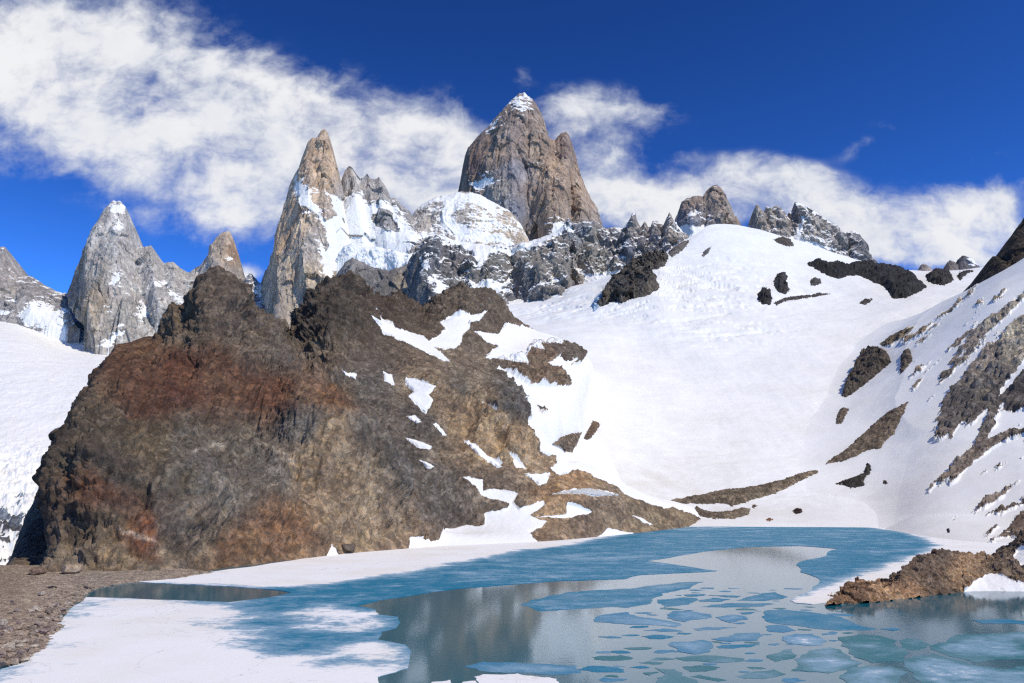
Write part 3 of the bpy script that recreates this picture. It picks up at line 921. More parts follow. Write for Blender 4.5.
# ================================================================== VALLEY GLACIER BEYOND THE HILL
GL = [[(-200, 640, 620), (-40, 620, 640), (60, 600, 680), (180, 590, 720)],
      [(-160, 545, 790), (-30, 545, 800), (60, 540, 830), (180, 535, 860)],
      [(-150, 480, 980), (-20, 478, 1000), (70, 470, 1030), (180, 460, 1060)],
      [(-150, 425, 1200), (-10, 422, 1220), (80, 418, 1260), (180, 415, 1300)],
      [(-150, 375, 1600), (0, 374, 1620), (80, 376, 1680), (180, 378, 1700)],
      [(-150, 342, 2150), (0, 342, 2180), (70, 356, 2250), (180, 362, 2300)],
      [(-150, 320, 2800), (0, 322, 2850), (70, 346, 2800), (180, 356, 2800)],
      [(-150, 300, 3300), (0, 298, 3300), (70, 296, 3300), (180, 330, 3300)]]
V = net(GL, 480, 320)
U1, V1 = proj(V)
low = smoothstep(V1, 430, 490)
rough = 5.0 * fbm(V, 130, 4, 0.5, seed=41) + (3.2 + 11.0 * low) * (fbm(V, 34, 6, 0.62, ridged=True, seed=42)) + low * 4.0 * fbm(V, 10, 4, 0.6, ridged=True, seed=43)
V[..., 2] += rough
snG = snow_attr(V, [[(-60, 510), (24, 500), (26, 590), (-60, 600)]], U1, V1, base=-2, soft=5, warp=4, gain=2.0)
snG = 2.0 - (snG + 2.0) * 0.62 * (0.6 + 0.8 * fbm(V, 40, 4, seed=44)) - (0.25 + low) * 1.6 * smoothstep(fbm(V, 26, 5, 0.65, ridged=True, seed=45), 0.45, -0.1)
snG -= 0.5 * low * (0.5 + fbm(V, 90, 4, seed=46) * 2)
tG = idw_colors(U1, V1, [(10, 470, (160, 172, 184)), (10, 430, (190, 196, 200)), (8, 545, (84, 84, 88)), (40, 470, (150, 166, 182)), (30, 500, (120, 135, 150))], 3)
gl = grid_obj("glacier_terrain", V, M_BOWL, snG, tG)
set_props(gl, "white valley glacier with broken blue-grey crevasses beyond the brown hill", "glacier", kind="structure")


# ================================================================== PEAKS
def peak(name, crest, D, foot, thick, label, cat, mat, tints, snow_polys=(), snow_base=-0.6, ribs=None, rough=14.0, crack=10.0, n=None, m=None, group=None,
         cliff=0.75, steps=0.0, fine=2.0, back_drop=1.0, ddep=None, soft=3.0, jag=1.0, kind=None, gain=1.1, wl=40.0, facet=1.0, fst=4.0, fsz=1.0, cw=0.10, nx=0.45, flute=(95, 16)):
    """A rock peak with a front, a crest and a back: crest and foot are outlines at the peak's own distance, thick = half depth at the foot."""
    cp = np.array([c[:2] for c in crest], dtype=np.float64)
    Dc = np.full(len(cp), float(D))
    if ddep is not None:
        Dc = Dc + np.interp(cp[:, 0], [a for a, _ in ddep], [b for _, b in ddep])
    Cw = np.array([P(a[0], a[1], q) for a, q in zip(cp, Dc)])
    s = arclen(cp)
    fp = np.array(foot, dtype=np.float64)
    n = n or int(max(60, min(520, np.hypot(*(cp[1:] - cp[:-1]).T).sum() * 1.7)))
    hpx = fp[:, 1].mean() - cp[:, 1].min()
    m = m or int(max(50, min(420, hpx * 2.0)))
    Cs = resample_axis0(Cw, n, s, cubic=False)
    cu, cv = proj(Cs)
    fu = np.interp(np.linspace(0, 1, n), arclen(fp), fp[:, 0])
    fv = np.interp(np.linspace(0, 1, n), arclen(fp), fp[:, 1])
    Dn = Cs[:, 1]
    Fs = np.array([P(a, max(b, c + 1.0), q - thick) for a, b, c, q in zip(fu, fv, cv, Dn)])
    t = np.linspace(0, 1, m)
    V = np.empty((n, m, 3))
    V[..., 0] = Fs[:, None, 0] + (Cs - Fs)[:, None, 0] * t
    V[..., 2] = Fs[:, None, 2] + (Cs - Fs)[:, None, 2] * t
    prof = t * (1 - cliff) + cliff * (t ** 2.2)      # steep low down, leaning back to the crest
    V[..., 1] = Fs[:, None, 1] + (Cs - Fs)[:, None, 1] * prof
    if ribs:
        sn = np.linspace(0, 1, n)
        rb = np.interp(sn, [a for a, _ in ribs], [b for _, b in ribs])
        V[..., 1] -= 1.7 * rb[:, None] * (np.clip(1.15 * (1 - t), 0, 1) ** 0.6)[None]
    U1, V1 = proj(V)
    snowA = snow_attr(V, list(snow_polys), U1, V1, base=snow_base, soft=soft + 1.5, warp=3.0, wl=wl, gain=gain)
    calm = 1 - 0.7 * smoothstep(snowA, 0.2, 1.2)
    w = np.minimum(1, (1 - t) * 8)[None] * (1 - cw) + cw
    N = normals(V)
    N = orient(N, 1, -1)
    dk = D / 2700.0
    q = fbm(V, 170, 4, 0.5, seed=51) * rough * 1.2
    q += crack * 0.8 * fbm(V, 46, 5, 0.58, ridged=True, stretch=(1, 1, 8.0), seed=52)
    q += facet * dk * (23 * facets(V, 85 * dk * fsz, (1, 1, fst), 11, 1.0) + 7 * facets(V, 38 * dk * fsz, (1, 1, fst * 0.8), 12, 1.0) + 3.5 * facets(V, 15 * dk * fsz, (1, 1, 2.2), 13, 1.0))
    q += fine * fbm(V, 16, 4, 0.6, ridged=True, stretch=(1, 1, 1.6), seed=53) + fine * 0.8 * fbm(V, 9, 3, 0.6, seed=54)
    # vertical columns and open corners of the granite
    fp_, fa_ = flute
    xx = V[..., 0] / fp_ + 0.55 * fbm(V, 130, 4, 0.55, stretch=(1, 1, 4), seed=60) * 2
    cell = np.floor(xx)
    amp_ = 0.45 + 0.55 * np.abs(np.sin(cell * 12.9898))
    fr_ = xx - cell
    q += fa_ * amp_ * (np.minimum(fr_ / 0.72, (1 - fr_) / 0.28) - 0.5)
    V = V + N * np.array([nx, 1.0, nx]) * (q * w * calm)[..., None]
    # jagged crest, as rock breaks
    jn = (fbm(Cs * np.array([1, 1, 0.6]), 22, 3, 0.6, ridged=True, seed=55) - 0.2) * 4.0 * jag
    V[..., 2] += jn[:, None] * (t ** 6)[None]
    if steps:
        V[..., 2] += steps * np.sin(V[..., 2] / 9.0 + 3 * fbm(V, 60, 3, seed=56)) * w
    # the back
    bt = np.linspace(0, 1, 26)[1:]
    Bf = Fs.copy()
    Bf[:, 1] = Dn + thick * back_drop
    top = V[:, -1]
    B = top[:, None] + (Bf - top)[:, None] * np.stack([bt, bt ** 0.85, bt], -1)[None]
    B[..., 1] += fbm(B, 60, 4, 0.5, seed=57) * rough * np.minimum(1, bt * 4)[None]
    V = np.concatenate([V, B], 1)
    sk = V[:, :1].copy()
    sk[..., 2] -= 220.0 * D / 2700.0
    V = np.concatenate([sk, V], 1)
    U1, V1 = proj(V)
    snowA = np.concatenate([snowA[:, :1], snowA, np.full((n, 25), snow_base)], 1)
    wu, wv = 7 * fbm(V, 60, 4, 0.6, seed=58), 5 * fbm(V, 60, 4, 0.6, stretch=(1, 1, 3), seed=59)
    tint = idw_colors(U1 + wu, V1 + wv, tints, 3.2) * np.array([1.13, 1.07, 1.0])
    org = (float(Cs[:, 0].mean()), float(D), float(V[..., 2].min()))
    o = grid_obj(name, V, mat, snowA, tint, org)
    set_props(o, label, cat, group, kind)
    return o


PG = "granite peaks along the skyline"
# far left ridge
peak("rocky_ridge", [(-60, 275), (-40, 262), (-20, 270), (0, 247), (5, 247), (12, 262), (20, 275), (31, 276), (45, 285), (58, 292), (68, 294), (78, 300)], 3150,
     [(-60, 345), (0, 338), (22, 336), (40, 325), (60, 330), (80, 330)], 300, "low grey jagged ridge at the picture's edge, above the valley glacier", "rock ridge", M_PEAK,
     [(5, 280, (140, 135, 132)), (40, 300, (128, 126, 128)), (10, 310, (136, 134, 134))],
     [[(28, 300), (45, 305), (62, 312), (70, 335), (30, 335), (22, 325), (14, 318)], [(-30, 300), (10, 312), (-10, 318)]], snow_base=-0.75, group=PG)
peak("rock_spire", [(66, 296), (72, 281), (76, 268), (85, 252), (92, 235), (97, 222), (103, 211), (108, 206), (113, 201), (121, 201), (125, 207), (129, 225), (131, 234), (134, 244),
                    (138, 248), (145, 247), (151, 246), (156, 253), (163, 263), (173, 262), (180, 268), (190, 273), (198, 275), (212, 290)], 3000,
     [(70, 320), (82, 345), (100, 352), (125, 350), (160, 345), (200, 330), (225, 330)], 260, "tall pale grey tower with a snow patch mid-face, standing over the valley glacier", "rock spire", M_PEAK,
     [(110, 230, (158, 156, 154)), (95, 270, (150, 146, 140)), (120, 270, (164, 162, 160)), (80, 290, (118, 116, 118)), (94, 300, (150, 138, 122)), (150, 270, (154, 153, 152)), (180, 285, (156, 154, 152)), (130, 320, (150, 148, 144))],
     [[(108, 282), (114, 270), (123, 275), (122, 284), (110, 286)], [(138, 306), (146, 303), (152, 315), (140, 322), (136, 314)], {'p': [(110, 204), (114, 201), (121, 201), (124, 212), (118, 222)], 'g': 0.0}, [(113, 222), (119, 220), (124, 228), (116, 231)],
      [(103, 306), (112, 303), (110, 310), (104, 310)], [(170, 290), (182, 300), (176, 304)], [(150, 278), (166, 284), (158, 287)], [(96, 345), (122, 325), (128, 333), (108, 352)]],
     snow_base=-0.82, ribs=[(0, -60), (.14, -40), (.24, 10), (.30, 40), (.45, 20), (.6, -20), (.7, 10), (.85, -10), (1, -30)], group=PG, cliff=.6)
peak("rock_spire", [(186, 275), (195, 268), (201, 264), (207, 255), (211, 246), (215, 238), (222, 233), (226, 231), (230, 232), (234, 240), (237, 250), (240, 260), (243, 278), (246, 292)], 3050,
     [(180, 315), (215, 320), (250, 315)], 150, "small pointed grey-tan spire peeping over the brown hilltop", "rock spire", M_PEAK,
     [(222, 245, (160, 148, 134)), (235, 250, (150, 126, 106)), (205, 270, (156, 152, 148)), (230, 280, (146, 142, 138))],
     [[(226, 256), (232, 254), (236, 259), (228, 261)]], snow_base=-1.1, ribs=[(0, -30), (.35, 0), (.5, 30), (.65, 10), (1, -40)], group=PG, cliff=.5, fine=2.5)
peak("rocky_ridge", [(242, 300), (246, 278), (250, 273), (256, 279), (262, 285), (272, 296), (290, 312)], 2650,
     [(240, 330), (300, 345)], 140, "low grey snow-dusted ridge in the gap between the brown hilltop and the tan spire", "rock ridge", M_PEAK,
     [(255, 290, (120, 122, 130))], [[(254, 285), (262, 290), (272, 305), (285, 322), (270, 315), (258, 300)]], snow_base=-0.35, group=PG, fine=4)
# the tan spire and its serrated shoulder
peak("rock_spire", [(246, 312), (255, 295), (262, 283), (270, 263), (277, 245), (281, 225), (284, 212), (287, 196), (291, 182), (295, 174), (299, 168), (305, 150), (308, 142), (312, 138), (317, 138), (321, 131), (325, 129.5),
                    (328, 133), (331, 142), (333.5, 152), (336, 166), (338, 178), (340, 186), (342, 178), (345, 171), (349, 166.5), (352, 168), (356, 174), (360, 179), (364, 177), (367, 174), (370, 179), (375, 180), (379, 177), (383, 183), (387, 189), (391, 199),
                    (396, 198), (401, 205), (406, 208), (411, 213), (416, 224), (424, 240)], 2700,
     [(244, 345), (300, 345), (340, 325), (400, 305), (430, 292)], 330, "tan granite needle with a snow ramp and a serrated snowy shoulder", "rock spire", M_PEAK,
     [(318, 150, (168, 148, 126)), (305, 180, (170, 150, 130)), (328, 175, (172, 148, 122)), (285, 235, (168, 146, 122)), (275, 280, (150, 142, 132)), (300, 270, (160, 144, 124)), (310, 250, (164, 158, 150)), (320, 300, (140, 138, 134)), (350, 185, (150, 146, 142)), (380, 200, (148, 145, 142)), (395, 220, (140, 138, 138))],
     [[(293, 176), (297, 172), (304, 182), (314, 190), (330, 191), (340, 197), (352, 190), (362, 194), (370, 205), (385, 200), (395, 205), (408, 222), (420, 240), (400, 262), (360, 250), (345, 262), (330, 280), (322, 276), (320, 250), (312, 225), (300, 208), (293, 192)],
      {'p': [(372, 216), (381, 208), (390, 212), (400, 232), (392, 232), (374, 226)], 'g': -1.2}, {'p': [(308, 192), (322, 190), (330, 196), (336, 215), (326, 222), (316, 205)], 'g': -0.5},
      {'p': [(303, 205), (318, 215), (328, 235), (326, 252), (318, 240), (308, 225)], 'g': -0.35}],
     snow_base=-1.0, ribs=[(0, -90), (.16, -20), (.25, 60), (.33, 40), (.40, 60), (.47, 30), (.55, 0), (.62, -40), (.75, -60), (.88, -20), (1, 30)], group=PG, cliff=.55, crack=8)
# the highest peak
peak("mountain_peak", [(450, 225), (456, 200), (460, 182), (462, 170), (465, 156), (468, 148), (475, 140), (481, 133), (488, 127), (494, 119), (500, 112.5), (506, 107), (511, 101), (515, 97), (519, 93.5), (524, 92.5), (528, 96), (533, 100), (538, 107), (542, 115),
                       (545, 123), (548, 136), (551, 140), (555, 141), (558, 136.5), (562, 133), (566, 131.5), (569, 135), (572, 143), (575, 154), (579, 171), (584, 186), (589, 197), (594, 207), (599, 219), (606, 238)], 3150,
     [(452, 250), (500, 256), (535, 262), (570, 258), (612, 256)], 330, "highest broad granite tower, brown and blue-grey, in front of the cloud", "mountain peak", M_PEAK,
     [(472, 165, (104, 90, 86)), (485, 140, (112, 98, 92)), (470, 190, (120, 104, 94)), (500, 150, (148, 130, 114)), (520, 110, (130, 116, 108)), (495, 190, (146, 140, 132)), (515, 170, (120, 120, 128)), (520, 210, (112, 116, 128)), (510, 135, (128, 118, 114)), (535, 150, (140, 122, 106)),
      (538, 200, (148, 128, 110)), (548, 220, (140, 124, 108)), (555, 165, (160, 138, 116)), (566, 150, (126, 110, 102)), (570, 190, (156, 134, 114)), (580, 210, (148, 130, 114)), (495, 210, (150, 150, 154)), (585, 225, (150, 140, 132))],
     [{'p': [(509, 105), (517, 96), (524, 93), (532, 102), (535, 112), (520, 114)], 'g': 0.0}, [(486, 130), (500, 116), (505, 112), (498, 124), (488, 133)], [(470, 182), (486, 172), (500, 182), (488, 188), (478, 196)], [(548, 222), (560, 218), (575, 226), (600, 232), (570, 245), (545, 240)]],
     snow_base=-0.78, ribs=[(0, -150), (.08, -110), (.20, -10), (.30, 40), (.40, 50), (.47, 0), (.53, 30), (.60, 70), (.68, 60), (.72, 20), (.80, 50), (.9, 20), (1, -90)], group=PG, cliff=.5, crack=11, rough=12)
# snow dome at its foot
peak("snow_peak", [(408, 226), (414, 212), (420, 206), (428, 201), (437, 197), (446, 195), (455, 193), (462, 191.5), (470, 192), (480, 195), (490, 200), (500, 206), (508, 210), (515, 217), (521, 225), (527, 236), (534, 252)], 2750,
     [(400, 268), (440, 268), (490, 270), (540, 272)], 260, "rounded snow dome speckled with rock at the foot of the highest tower", "snow peak", M_DOME,
     [(440, 215, (150, 144, 138)), (500, 230, (160, 148, 132))],
     [{'p': [(440, 195), (470, 191), (500, 204), (515, 222), (495, 215), (470, 205), (450, 215), (470, 225), (505, 235), (520, 245), (460, 245), (440, 232)], 'g': 1.2}], snow_base=-0.05, rough=16, group=PG, cliff=.2, fine=6, crack=6, soft=8, facet=.5)
# dark wall with ice above
peak("rock_wall", [(300, 345), (312, 318), (322, 296), (335, 276), (345, 263), (352, 258), (362, 262), (375, 268), (388, 271), (400, 268), (412, 262), (420, 254), (430, 262), (440, 285), (455, 300)], 2150,
     [(295, 375), (360, 360), (470, 345)], 170, "dark grey streaked cliff under the hanging ice of the tan spire", "cliff", M_WALL,
     [(350, 280, (112, 110, 108)), (380, 290, (96, 96, 98)), (410, 285, (126, 120, 112)), (330, 310, (104, 102, 100))], [[(405, 262), (420, 252), (440, 270), (452, 292), (434, 285), (420, 268)]], snow_base=-1.6, group=PG, rough=10, cliff=.4)
peak("rock_wall", [(408, 262), (416, 250), (424, 241), (432, 236), (440, 235), (448, 238), (458, 242), (470, 243), (484, 245), (500, 245), (512, 246), (524, 242), (535, 240), (548, 236), (558, 230), (566, 224)], 2000,
     [(410, 310), (450, 318), (500, 318), (540, 314), (575, 306)], 230, "dark rock wall banded with snow ledges beneath the snow dome", "cliff", M_WALL,
     [(430, 250, (92, 94, 98)), (455, 255, (100, 98, 98)), (480, 265, (104, 102, 100)), (500, 265, (110, 108, 104)), (540, 265, (118, 114, 108)), (520, 285, (96, 96, 100))],
     [{'p': [(424, 235), (442, 231), (462, 240), (490, 246), (512, 250), (530, 243), (560, 225), (562, 232), (545, 244), (515, 256), (490, 256), (478, 268), (470, 252), (455, 244), (440, 238)], 'g': 1.9},
      [(444, 243), (460, 252), (466, 258), (452, 252)], [(462, 275), (480, 282), (500, 282), (512, 272), (512, 288), (490, 296), (470, 285)], [(418, 255), (428, 268), (445, 285), (452, 292), (440, 300), (428, 280)]],
     snow_base=-0.5, group=PG, rough=12, cliff=.3, fine=5, facet=1.1, fsz=.6, fst=5, nx=.5, flute=(60, 24), ribs=[(0, -40), (.15, 40), (.3, 0), (.5, 30), (.65, -10), (.8, 40), (1, 10)])
peak("rock_wall", [(556, 236), (562, 226), (568, 219), (573, 223), (577, 224), (585, 222), (594, 222), (600, 225), (606, 229), (612, 228), (618, 227.5), (624, 229), (626, 223), (630, 222), (631.5, 215), (633, 212), (635, 213), (637, 221), (641, 228), (643, 224),
                   (645, 221), (648, 228), (651, 228), (653, 222), (657, 221), (661, 224), (664, 226), (667, 217), (669.5, 211), (672, 216), (676, 224), (682, 232), (690, 240), (702, 250)], 2120,
     [(545, 312), (580, 300), (620, 285), (650, 275), (700, 262)], 210, "row of sharp grey pinnacles joined in one wall above the snow bowl", "rock ridge", M_WALL,
     [(575, 235, (104, 108, 116)), (590, 245, (126, 122, 114)), (610, 245, (110, 108, 108)), (630, 245, (88, 94, 108)), (640, 235, (130, 122, 114)), (655, 240, (98, 98, 104)), (670, 225, (146, 136, 126)), (600, 260, (124, 120, 112)), (570, 280, (132, 126, 118))],
     [[(556, 250), (566, 262), (580, 272), (600, 272), (620, 268), (640, 258), (660, 252), (690, 236), (700, 250), (640, 280), (560, 310), (545, 300), (548, 270)], [(562, 222), (574, 225), (570, 230)], [(672, 214), (682, 228), (684, 240), (676, 234)],
      {'p': [(558, 255), (572, 262), (585, 278), (578, 298), (562, 295), (556, 275)], 'g': -0.5}], snow_base=-0.5, group=PG, rough=10, cliff=.3, fine=5, crack=16, jag=1.3, facet=1.1, fsz=.45, fst=7, nx=.25, flute=(44, 26))
peak("mountain_peak", [(666, 240), (673, 226), (678, 212), (682, 202), (686, 199), (692, 197), (698, 196), (703, 197), (705, 193), (709, 188), (714, 186), (717, 185.5), (721, 189), (725, 196), (729, 205), (732, 214), (736, 222), (741, 226), (747, 238), (752, 248)], 2450,
     [(660, 262), (700, 262), (760, 262)], 190, "blocky square-topped grey-tan peak behind the crest of the snow bowl", "mountain peak", M_PEAK,
     [(690, 203, (122, 108, 100)), (715, 198, (136, 120, 108)), (722, 210, (140, 130, 120)), (695, 225, (140, 140, 148)), (705, 215, (126, 120, 118))],
     [[(688, 212), (698, 210), (700, 218), (690, 219)], [(676, 226), (684, 222), (712, 222), (708, 240), (680, 240)]], snow_base=-0.8, group=PG, ribs=[(0, -40), (.3, 20), (.45, -20), (.6, 30), (.75, 20), (1, -60)], cliff=.5, fine=4)
peak("mountain_peak", [(742, 248), (746, 236), (750, 224), (753, 212), (756, 206), (758, 204.5), (761, 210), (764, 213), (766, 207), (768, 206.5), (771, 211), (774, 207), (777, 205.5), (780, 208), (783, 214), (786, 219), (789, 212), (793, 210), (795, 202), (797, 201.5), (800, 203.5),
                       (808, 208), (816, 213), (824, 219), (832, 224), (836, 224), (840, 230), (845, 240), (847, 233), (852, 231), (858, 233), (863, 241), (868, 251), (872, 262), (878, 276)], 2300,
     [(740, 270), (790, 268), (840, 285), (885, 298)], 200, "saw-toothed grey peak with a long fluted snowy shoulder", "mountain peak", M_PEAK,
     [(758, 220, (142, 134, 126)), (775, 225, (140, 134, 128)), (792, 215, (120, 112, 108)), (815, 235, (150, 146, 142)), (835, 240, (138, 134, 132)), (860, 245, (108, 108, 112)), (770, 210, (150, 142, 132))],
     [[(800, 202), (812, 208), (806, 225), (800, 248), (790, 250), (786, 240), (796, 230), (804, 215)], [(808, 208), (836, 223), (838, 228), (812, 214)], [(800, 236), (830, 248), (850, 262), (872, 278), (850, 285), (810, 262), (790, 255)], [(824, 232), (832, 244), (826, 250)], [(846, 240), (860, 262), (852, 262)]],
     snow_base=-0.45, group=PG, rough=9, cliff=.4, fine=4, crack=14, jag=1.2, facet=1.1, fsz=.45, fst=7, nx=.3, flute=(48, 22))
# small tops on the far right of the snow crest
peak("rock_pinnacle", [(913, 275), (918, 271), (921, 266), (924, 263.5), (927, 266), (930, 271), (936, 274)], 2100, [(912, 285), (940, 285)], 40, "tiny pale pinnacle poking above the snow crest beside the cloud", "pinnacle", M_PEAK, [(925, 270, (150, 140, 134))], snow_base=-1.2, group=PG, rough=3, crack=4, facet=.25, fsz=.3)
peak("rock_pinnacle", [(945, 272), (947, 263), (950, 260), (954, 262), (956, 264), (958, 259), (962, 255.5), (966, 257), (970, 261), (975, 268)], 1850, [(943, 280), (980, 280)], 40, "twin-topped dark pinnacle on the snow crest near the dark skyline crag", "pinnacle", M_PEAK, [(950, 265, (120, 112, 106)), (962, 260, (92, 92, 96))], [[(966, 260), (975, 263), (972, 270)]], snow_base=-1.0, group=PG, rough=3, crack=4, facet=.25, fsz=.3)
peak("rock_crag", [(982, 290), (984, 274), (990, 262), (993, 256), (996, 257), (998, 262), (1001, 254), (1004, 250), (1010, 240), (1016, 230), (1024, 219), (1040, 200), (1070, 170), (1120, 150)], 1190,
     [(980, 291), (1000, 284), (1024, 262), (1130, 240)], 60, "nearly black crag on the skyline at the top of the streaked snow slope", "crag", M_OUT,
     [(1000, 265, (58, 52, 48)), (1015, 245, (66, 58, 52)), (1008, 270, (74, 66, 58))], snow_base=-1.6, rough=6, crack=5, fine=2.5, cliff=.3, facet=.8)
peak("rock_crag", [(722, 245), (724, 230), (728, 222), (733, 224), (738, 232), (742, 240), (748, 244)], 1930, [(720, 244), (750, 246)], 30, "dark rock knob on the highest point of the snow crest", "crag", M_OUT,
     [(730, 235, (92, 80, 72))], snow_base=-1.6, rough=4, crack=5, fine=3, facet=.4, fsz=.4)


# ================================================================== OUTCROPS STICKING OUT OF THE SNOW
TREES = [bvh(bowl), bvh(slope), bvh(hill)]


def outcrop(name, poly, h, color, label, cat="rock outcrop", trees=None, group=None, mat=None, step=0.6, snow=-1.0, edge=4.0, rough=1.0, color2=None, wl=10.0, sink=1.2, rag=3.0):
    trees = trees or TREES
    pa = np.array(poly, dtype=np.float64)
    lo, hi = pa.min(0) - 2.5, pa.max(0) + 2.5
    nu, nv = int((hi[0] - lo[0]) / step) + 2, int((hi[1] - lo[1]) / step) + 2
    gu, gv = np.meshgrid(lo[0] + np.arange(nu) * step, lo[1] + np.arange(nv) * step, indexing='ij')
    sdv = sd_poly(gu, gv, pa)
    idx = -np.ones((nu, nv), dtype=np.int64)
    pts, nrm, sds = [], [], []
    for i in range(nu):
        for j in range(nv):
            if sdv[i, j] > -2.2:
                hit = cast(trees, gu[i, j], gv[i, j])
                if hit:
                    idx[i, j] = len(pts)
                    pts.append(hit[0])
                    nrm.append(hit[1])
                    sds.append(sdv[i, j])
    pts, nrm, sds = np.array(pts), np.array(nrm), np.array(sds)
    k = np.stack([idx[:-1, :-1], idx[1:, :-1], idx[1:, 1:], idx[:-1, 1:]], -1).reshape(-1, 4)
    k = k[(k >= 0).all(1)]
    dq = pts[k][..., 1]
    k = k[(dq.max(1) - dq.min(1)) < 0.05 * dq.mean(1)]
    root = list(range(len(pts)))

    def find(a):
        while root[a] != a:
            root[a] = root[root[a]]
            a = root[a]
        return a
    for f in k.tolist():
        r0 = find(f[0])
        for q in f[1:]:
            root[find(q)] = r0
    rt = np.array([find(a) for a in range(len(pts))])
    main = np.bincount(rt[k[:, 0]]).argmax()
    k = k[rt[k[:, 0]] == main]
    use = np.unique(k)
    remap = -np.ones(len(pts), dtype=np.int64)
    remap[use] = np.arange(len(use))
    pts, nrm, sds, k = pts[use], nrm[use], sds[use], remap[k]
    # ragged outline
    sdn = sds + rag * fbm(pts, wl * .8, 5, 0.7, seed=61)
    prof = smoothstep(sdn, -1.2, edge)
    lift = h * prof * (0.75 + 0.5 * fbm(pts, wl * 2.0, 3, seed=62)) + prof * rough * h * (0.2 * fbm(pts, wl, 5, 0.6, ridged=True, seed=63) + 0.30 * facets(pts, wl * 1.3, (1, 1, 1.0), 21) + 0.10 * facets(pts, wl * .5, (1, 1, 1.0), 22) + 0.04 * fbm(pts, wl * 0.3, 3, 0.6, seed=64)) - sink * (1 - smoothstep(sdn, -1.6, 0.4))
    dirn = nrm * 0.75 + np.array([0.0, -0.15, 0.35])
    dirn /= np.linalg.norm(dirn, axis=1, keepdims=True)
    Vv = pts + dirn * lift[:, None]
    Vv[:, 0] += 0.12 * h * prof * fbm(pts, wl * 0.6, 3, seed=65)
    c1 = srgb(color)
    c2 = srgb(color2 or color) * (1.0 if color2 else 0.8)
    w = smoothstep(fbm(pts, wl * 2, 3, seed=66), -0.25, 0.3)[:, None]
    tint = c1 * (1 - w) + c2 * w
    org = (float(pts[:, 0].mean()), float(pts[:, 1].mean()), float(pts[:, 2].min()))
    o = raw_mesh(name, Vv, k, mat or M_OUT, org, np.full(len(Vv), snow), tint)
    set_props(o, label, cat, group)
    return o


OG = "dark rocks sticking out of the snow"
outcrop("rock_outcrop", [(596, 306), (602, 300), (608, 288), (620, 276), (632, 266), (646, 258), (655, 255), (668, 256), (664, 266), (652, 270), (648, 274), (656, 282), (659, 288), (650, 294), (640, 297), (630, 299), (622, 303), (612, 300), (604, 305)], 22, (78, 74, 70),
        "big dark cliff-like outcrop where the pinnacle wall meets the snow bowl", group=OG, wl=16, color2=(92, 84, 74), trees=[TREES[0]])
outcrop("rock_outcrop", [(808, 264), (818, 261), (828, 264), (836, 262), (846, 266), (858, 263), (870, 262), (878, 266), (888, 266), (900, 268), (912, 275), (920, 283), (926, 287), (918, 292), (906, 297), (894, 299), (889, 292), (884, 286), (872, 281), (860, 275), (850, 275), (838, 278), (828, 275), (818, 270)], 15, (56, 54, 54),
        "long nearly black outcrop draped over the snow crest below the saw-toothed peak", group=OG, wl=16, trees=[TREES[0]])
outcrop("rock_outcrop", [(926, 276), (934, 270), (944, 271), (951, 274), (953, 280), (944, 285), (934, 284), (928, 281)], 12, (66, 62, 60), "dark lumpy outcrop in the snow just below the tiny pinnacles", group=OG, trees=[TREES[0]], wl=10)
outcrop("rock_outcrop", [(957, 276), (960, 272), (968, 270), (973, 271), (966, 274), (960, 280)], 6, (66, 62, 60), "small dark rock strip in the snow beside the lumpy outcrop under the pinnacles", group=OG, trees=[TREES[0]], wl=8)
outcrop("rock_outcrop", [(774, 282), (777, 275), (783, 273), (787, 277), (785, 282), (789, 290), (785, 294), (778, 292), (775, 287)], 13, (74, 70, 68), "upright hourglass-shaped dark rock in the upper snow bowl", group=OG, trees=[TREES[0]], wl=8)
outcrop("rock_outcrop", [(758, 294), (763, 290), (770, 292), (772, 299), (770, 304), (764, 304), (759, 301)], 13, (62, 58, 56), "squat dark block at the end of a thin rock line in the snow", group=OG, trees=[TREES[0]], wl=8)
outcrop("rock_outcrop", [(774, 303), (784, 298), (797, 296), (812, 295), (818, 293), (830, 294), (812, 297), (798, 299), (786, 301), (777, 305)], 4, (80, 74, 70), "thin dark rock line drawn across the upper snow bowl", group=OG, trees=[TREES[0]], wl=6)
outcrop("rock_outcrop", [(810, 281), (814, 278), (820, 279), (821, 283), (815, 286), (811, 285)], 7, (86, 82, 80), "small round grey rock in the snow below the long black outcrop", group=OG, trees=[TREES[0]], wl=6)
outcrop("rock_outcrop", [(860, 303), (865, 299), (873, 299), (870, 302), (864, 305)], 4, (82, 76, 72), "little double rock alone in the snow under the long black outcrop", group=OG, trees=[TREES[0]], wl=6)
outcrop("rock_outcrop", [(702, 255), (705, 250), (711, 247), (708, 253), (703, 257)], 4, (110, 106, 104), "small grey rock scab high on the snow bowl under the blocky peak", group=OG, trees=[TREES[0]], wl=6)
outcrop("rock_outcrop", [(668, 253), (674, 247), (682, 242), (690, 240), (686, 246), (680, 252), (672, 257)], 6, (110, 102, 96), "speckled rock rib at the top edge of the snow under the pinnacle wall", group=OG, trees=[TREES[0]], wl=8)
outcrop("rock_outcrop", [(774, 240), (782, 237), (790, 239), (794, 246), (789, 246), (780, 244)], 6, (92, 84, 78), "speckled rock patch on the snow crest below the saw-toothed peak", group=OG, trees=[TREES[0]], wl=8)
outcrop("rock_outcrop", [(842, 395), (845, 386), (850, 376), (856, 366), (862, 353), (872, 350), (880, 350), (886, 352), (891, 362), (884, 368), (876, 374), (870, 380), (862, 386), (852, 393), (846, 397)], 11, (92, 82, 72), "large dark brown outcrop overhanging the smooth snow bowl at the slope's edge", group=OG, wl=9)
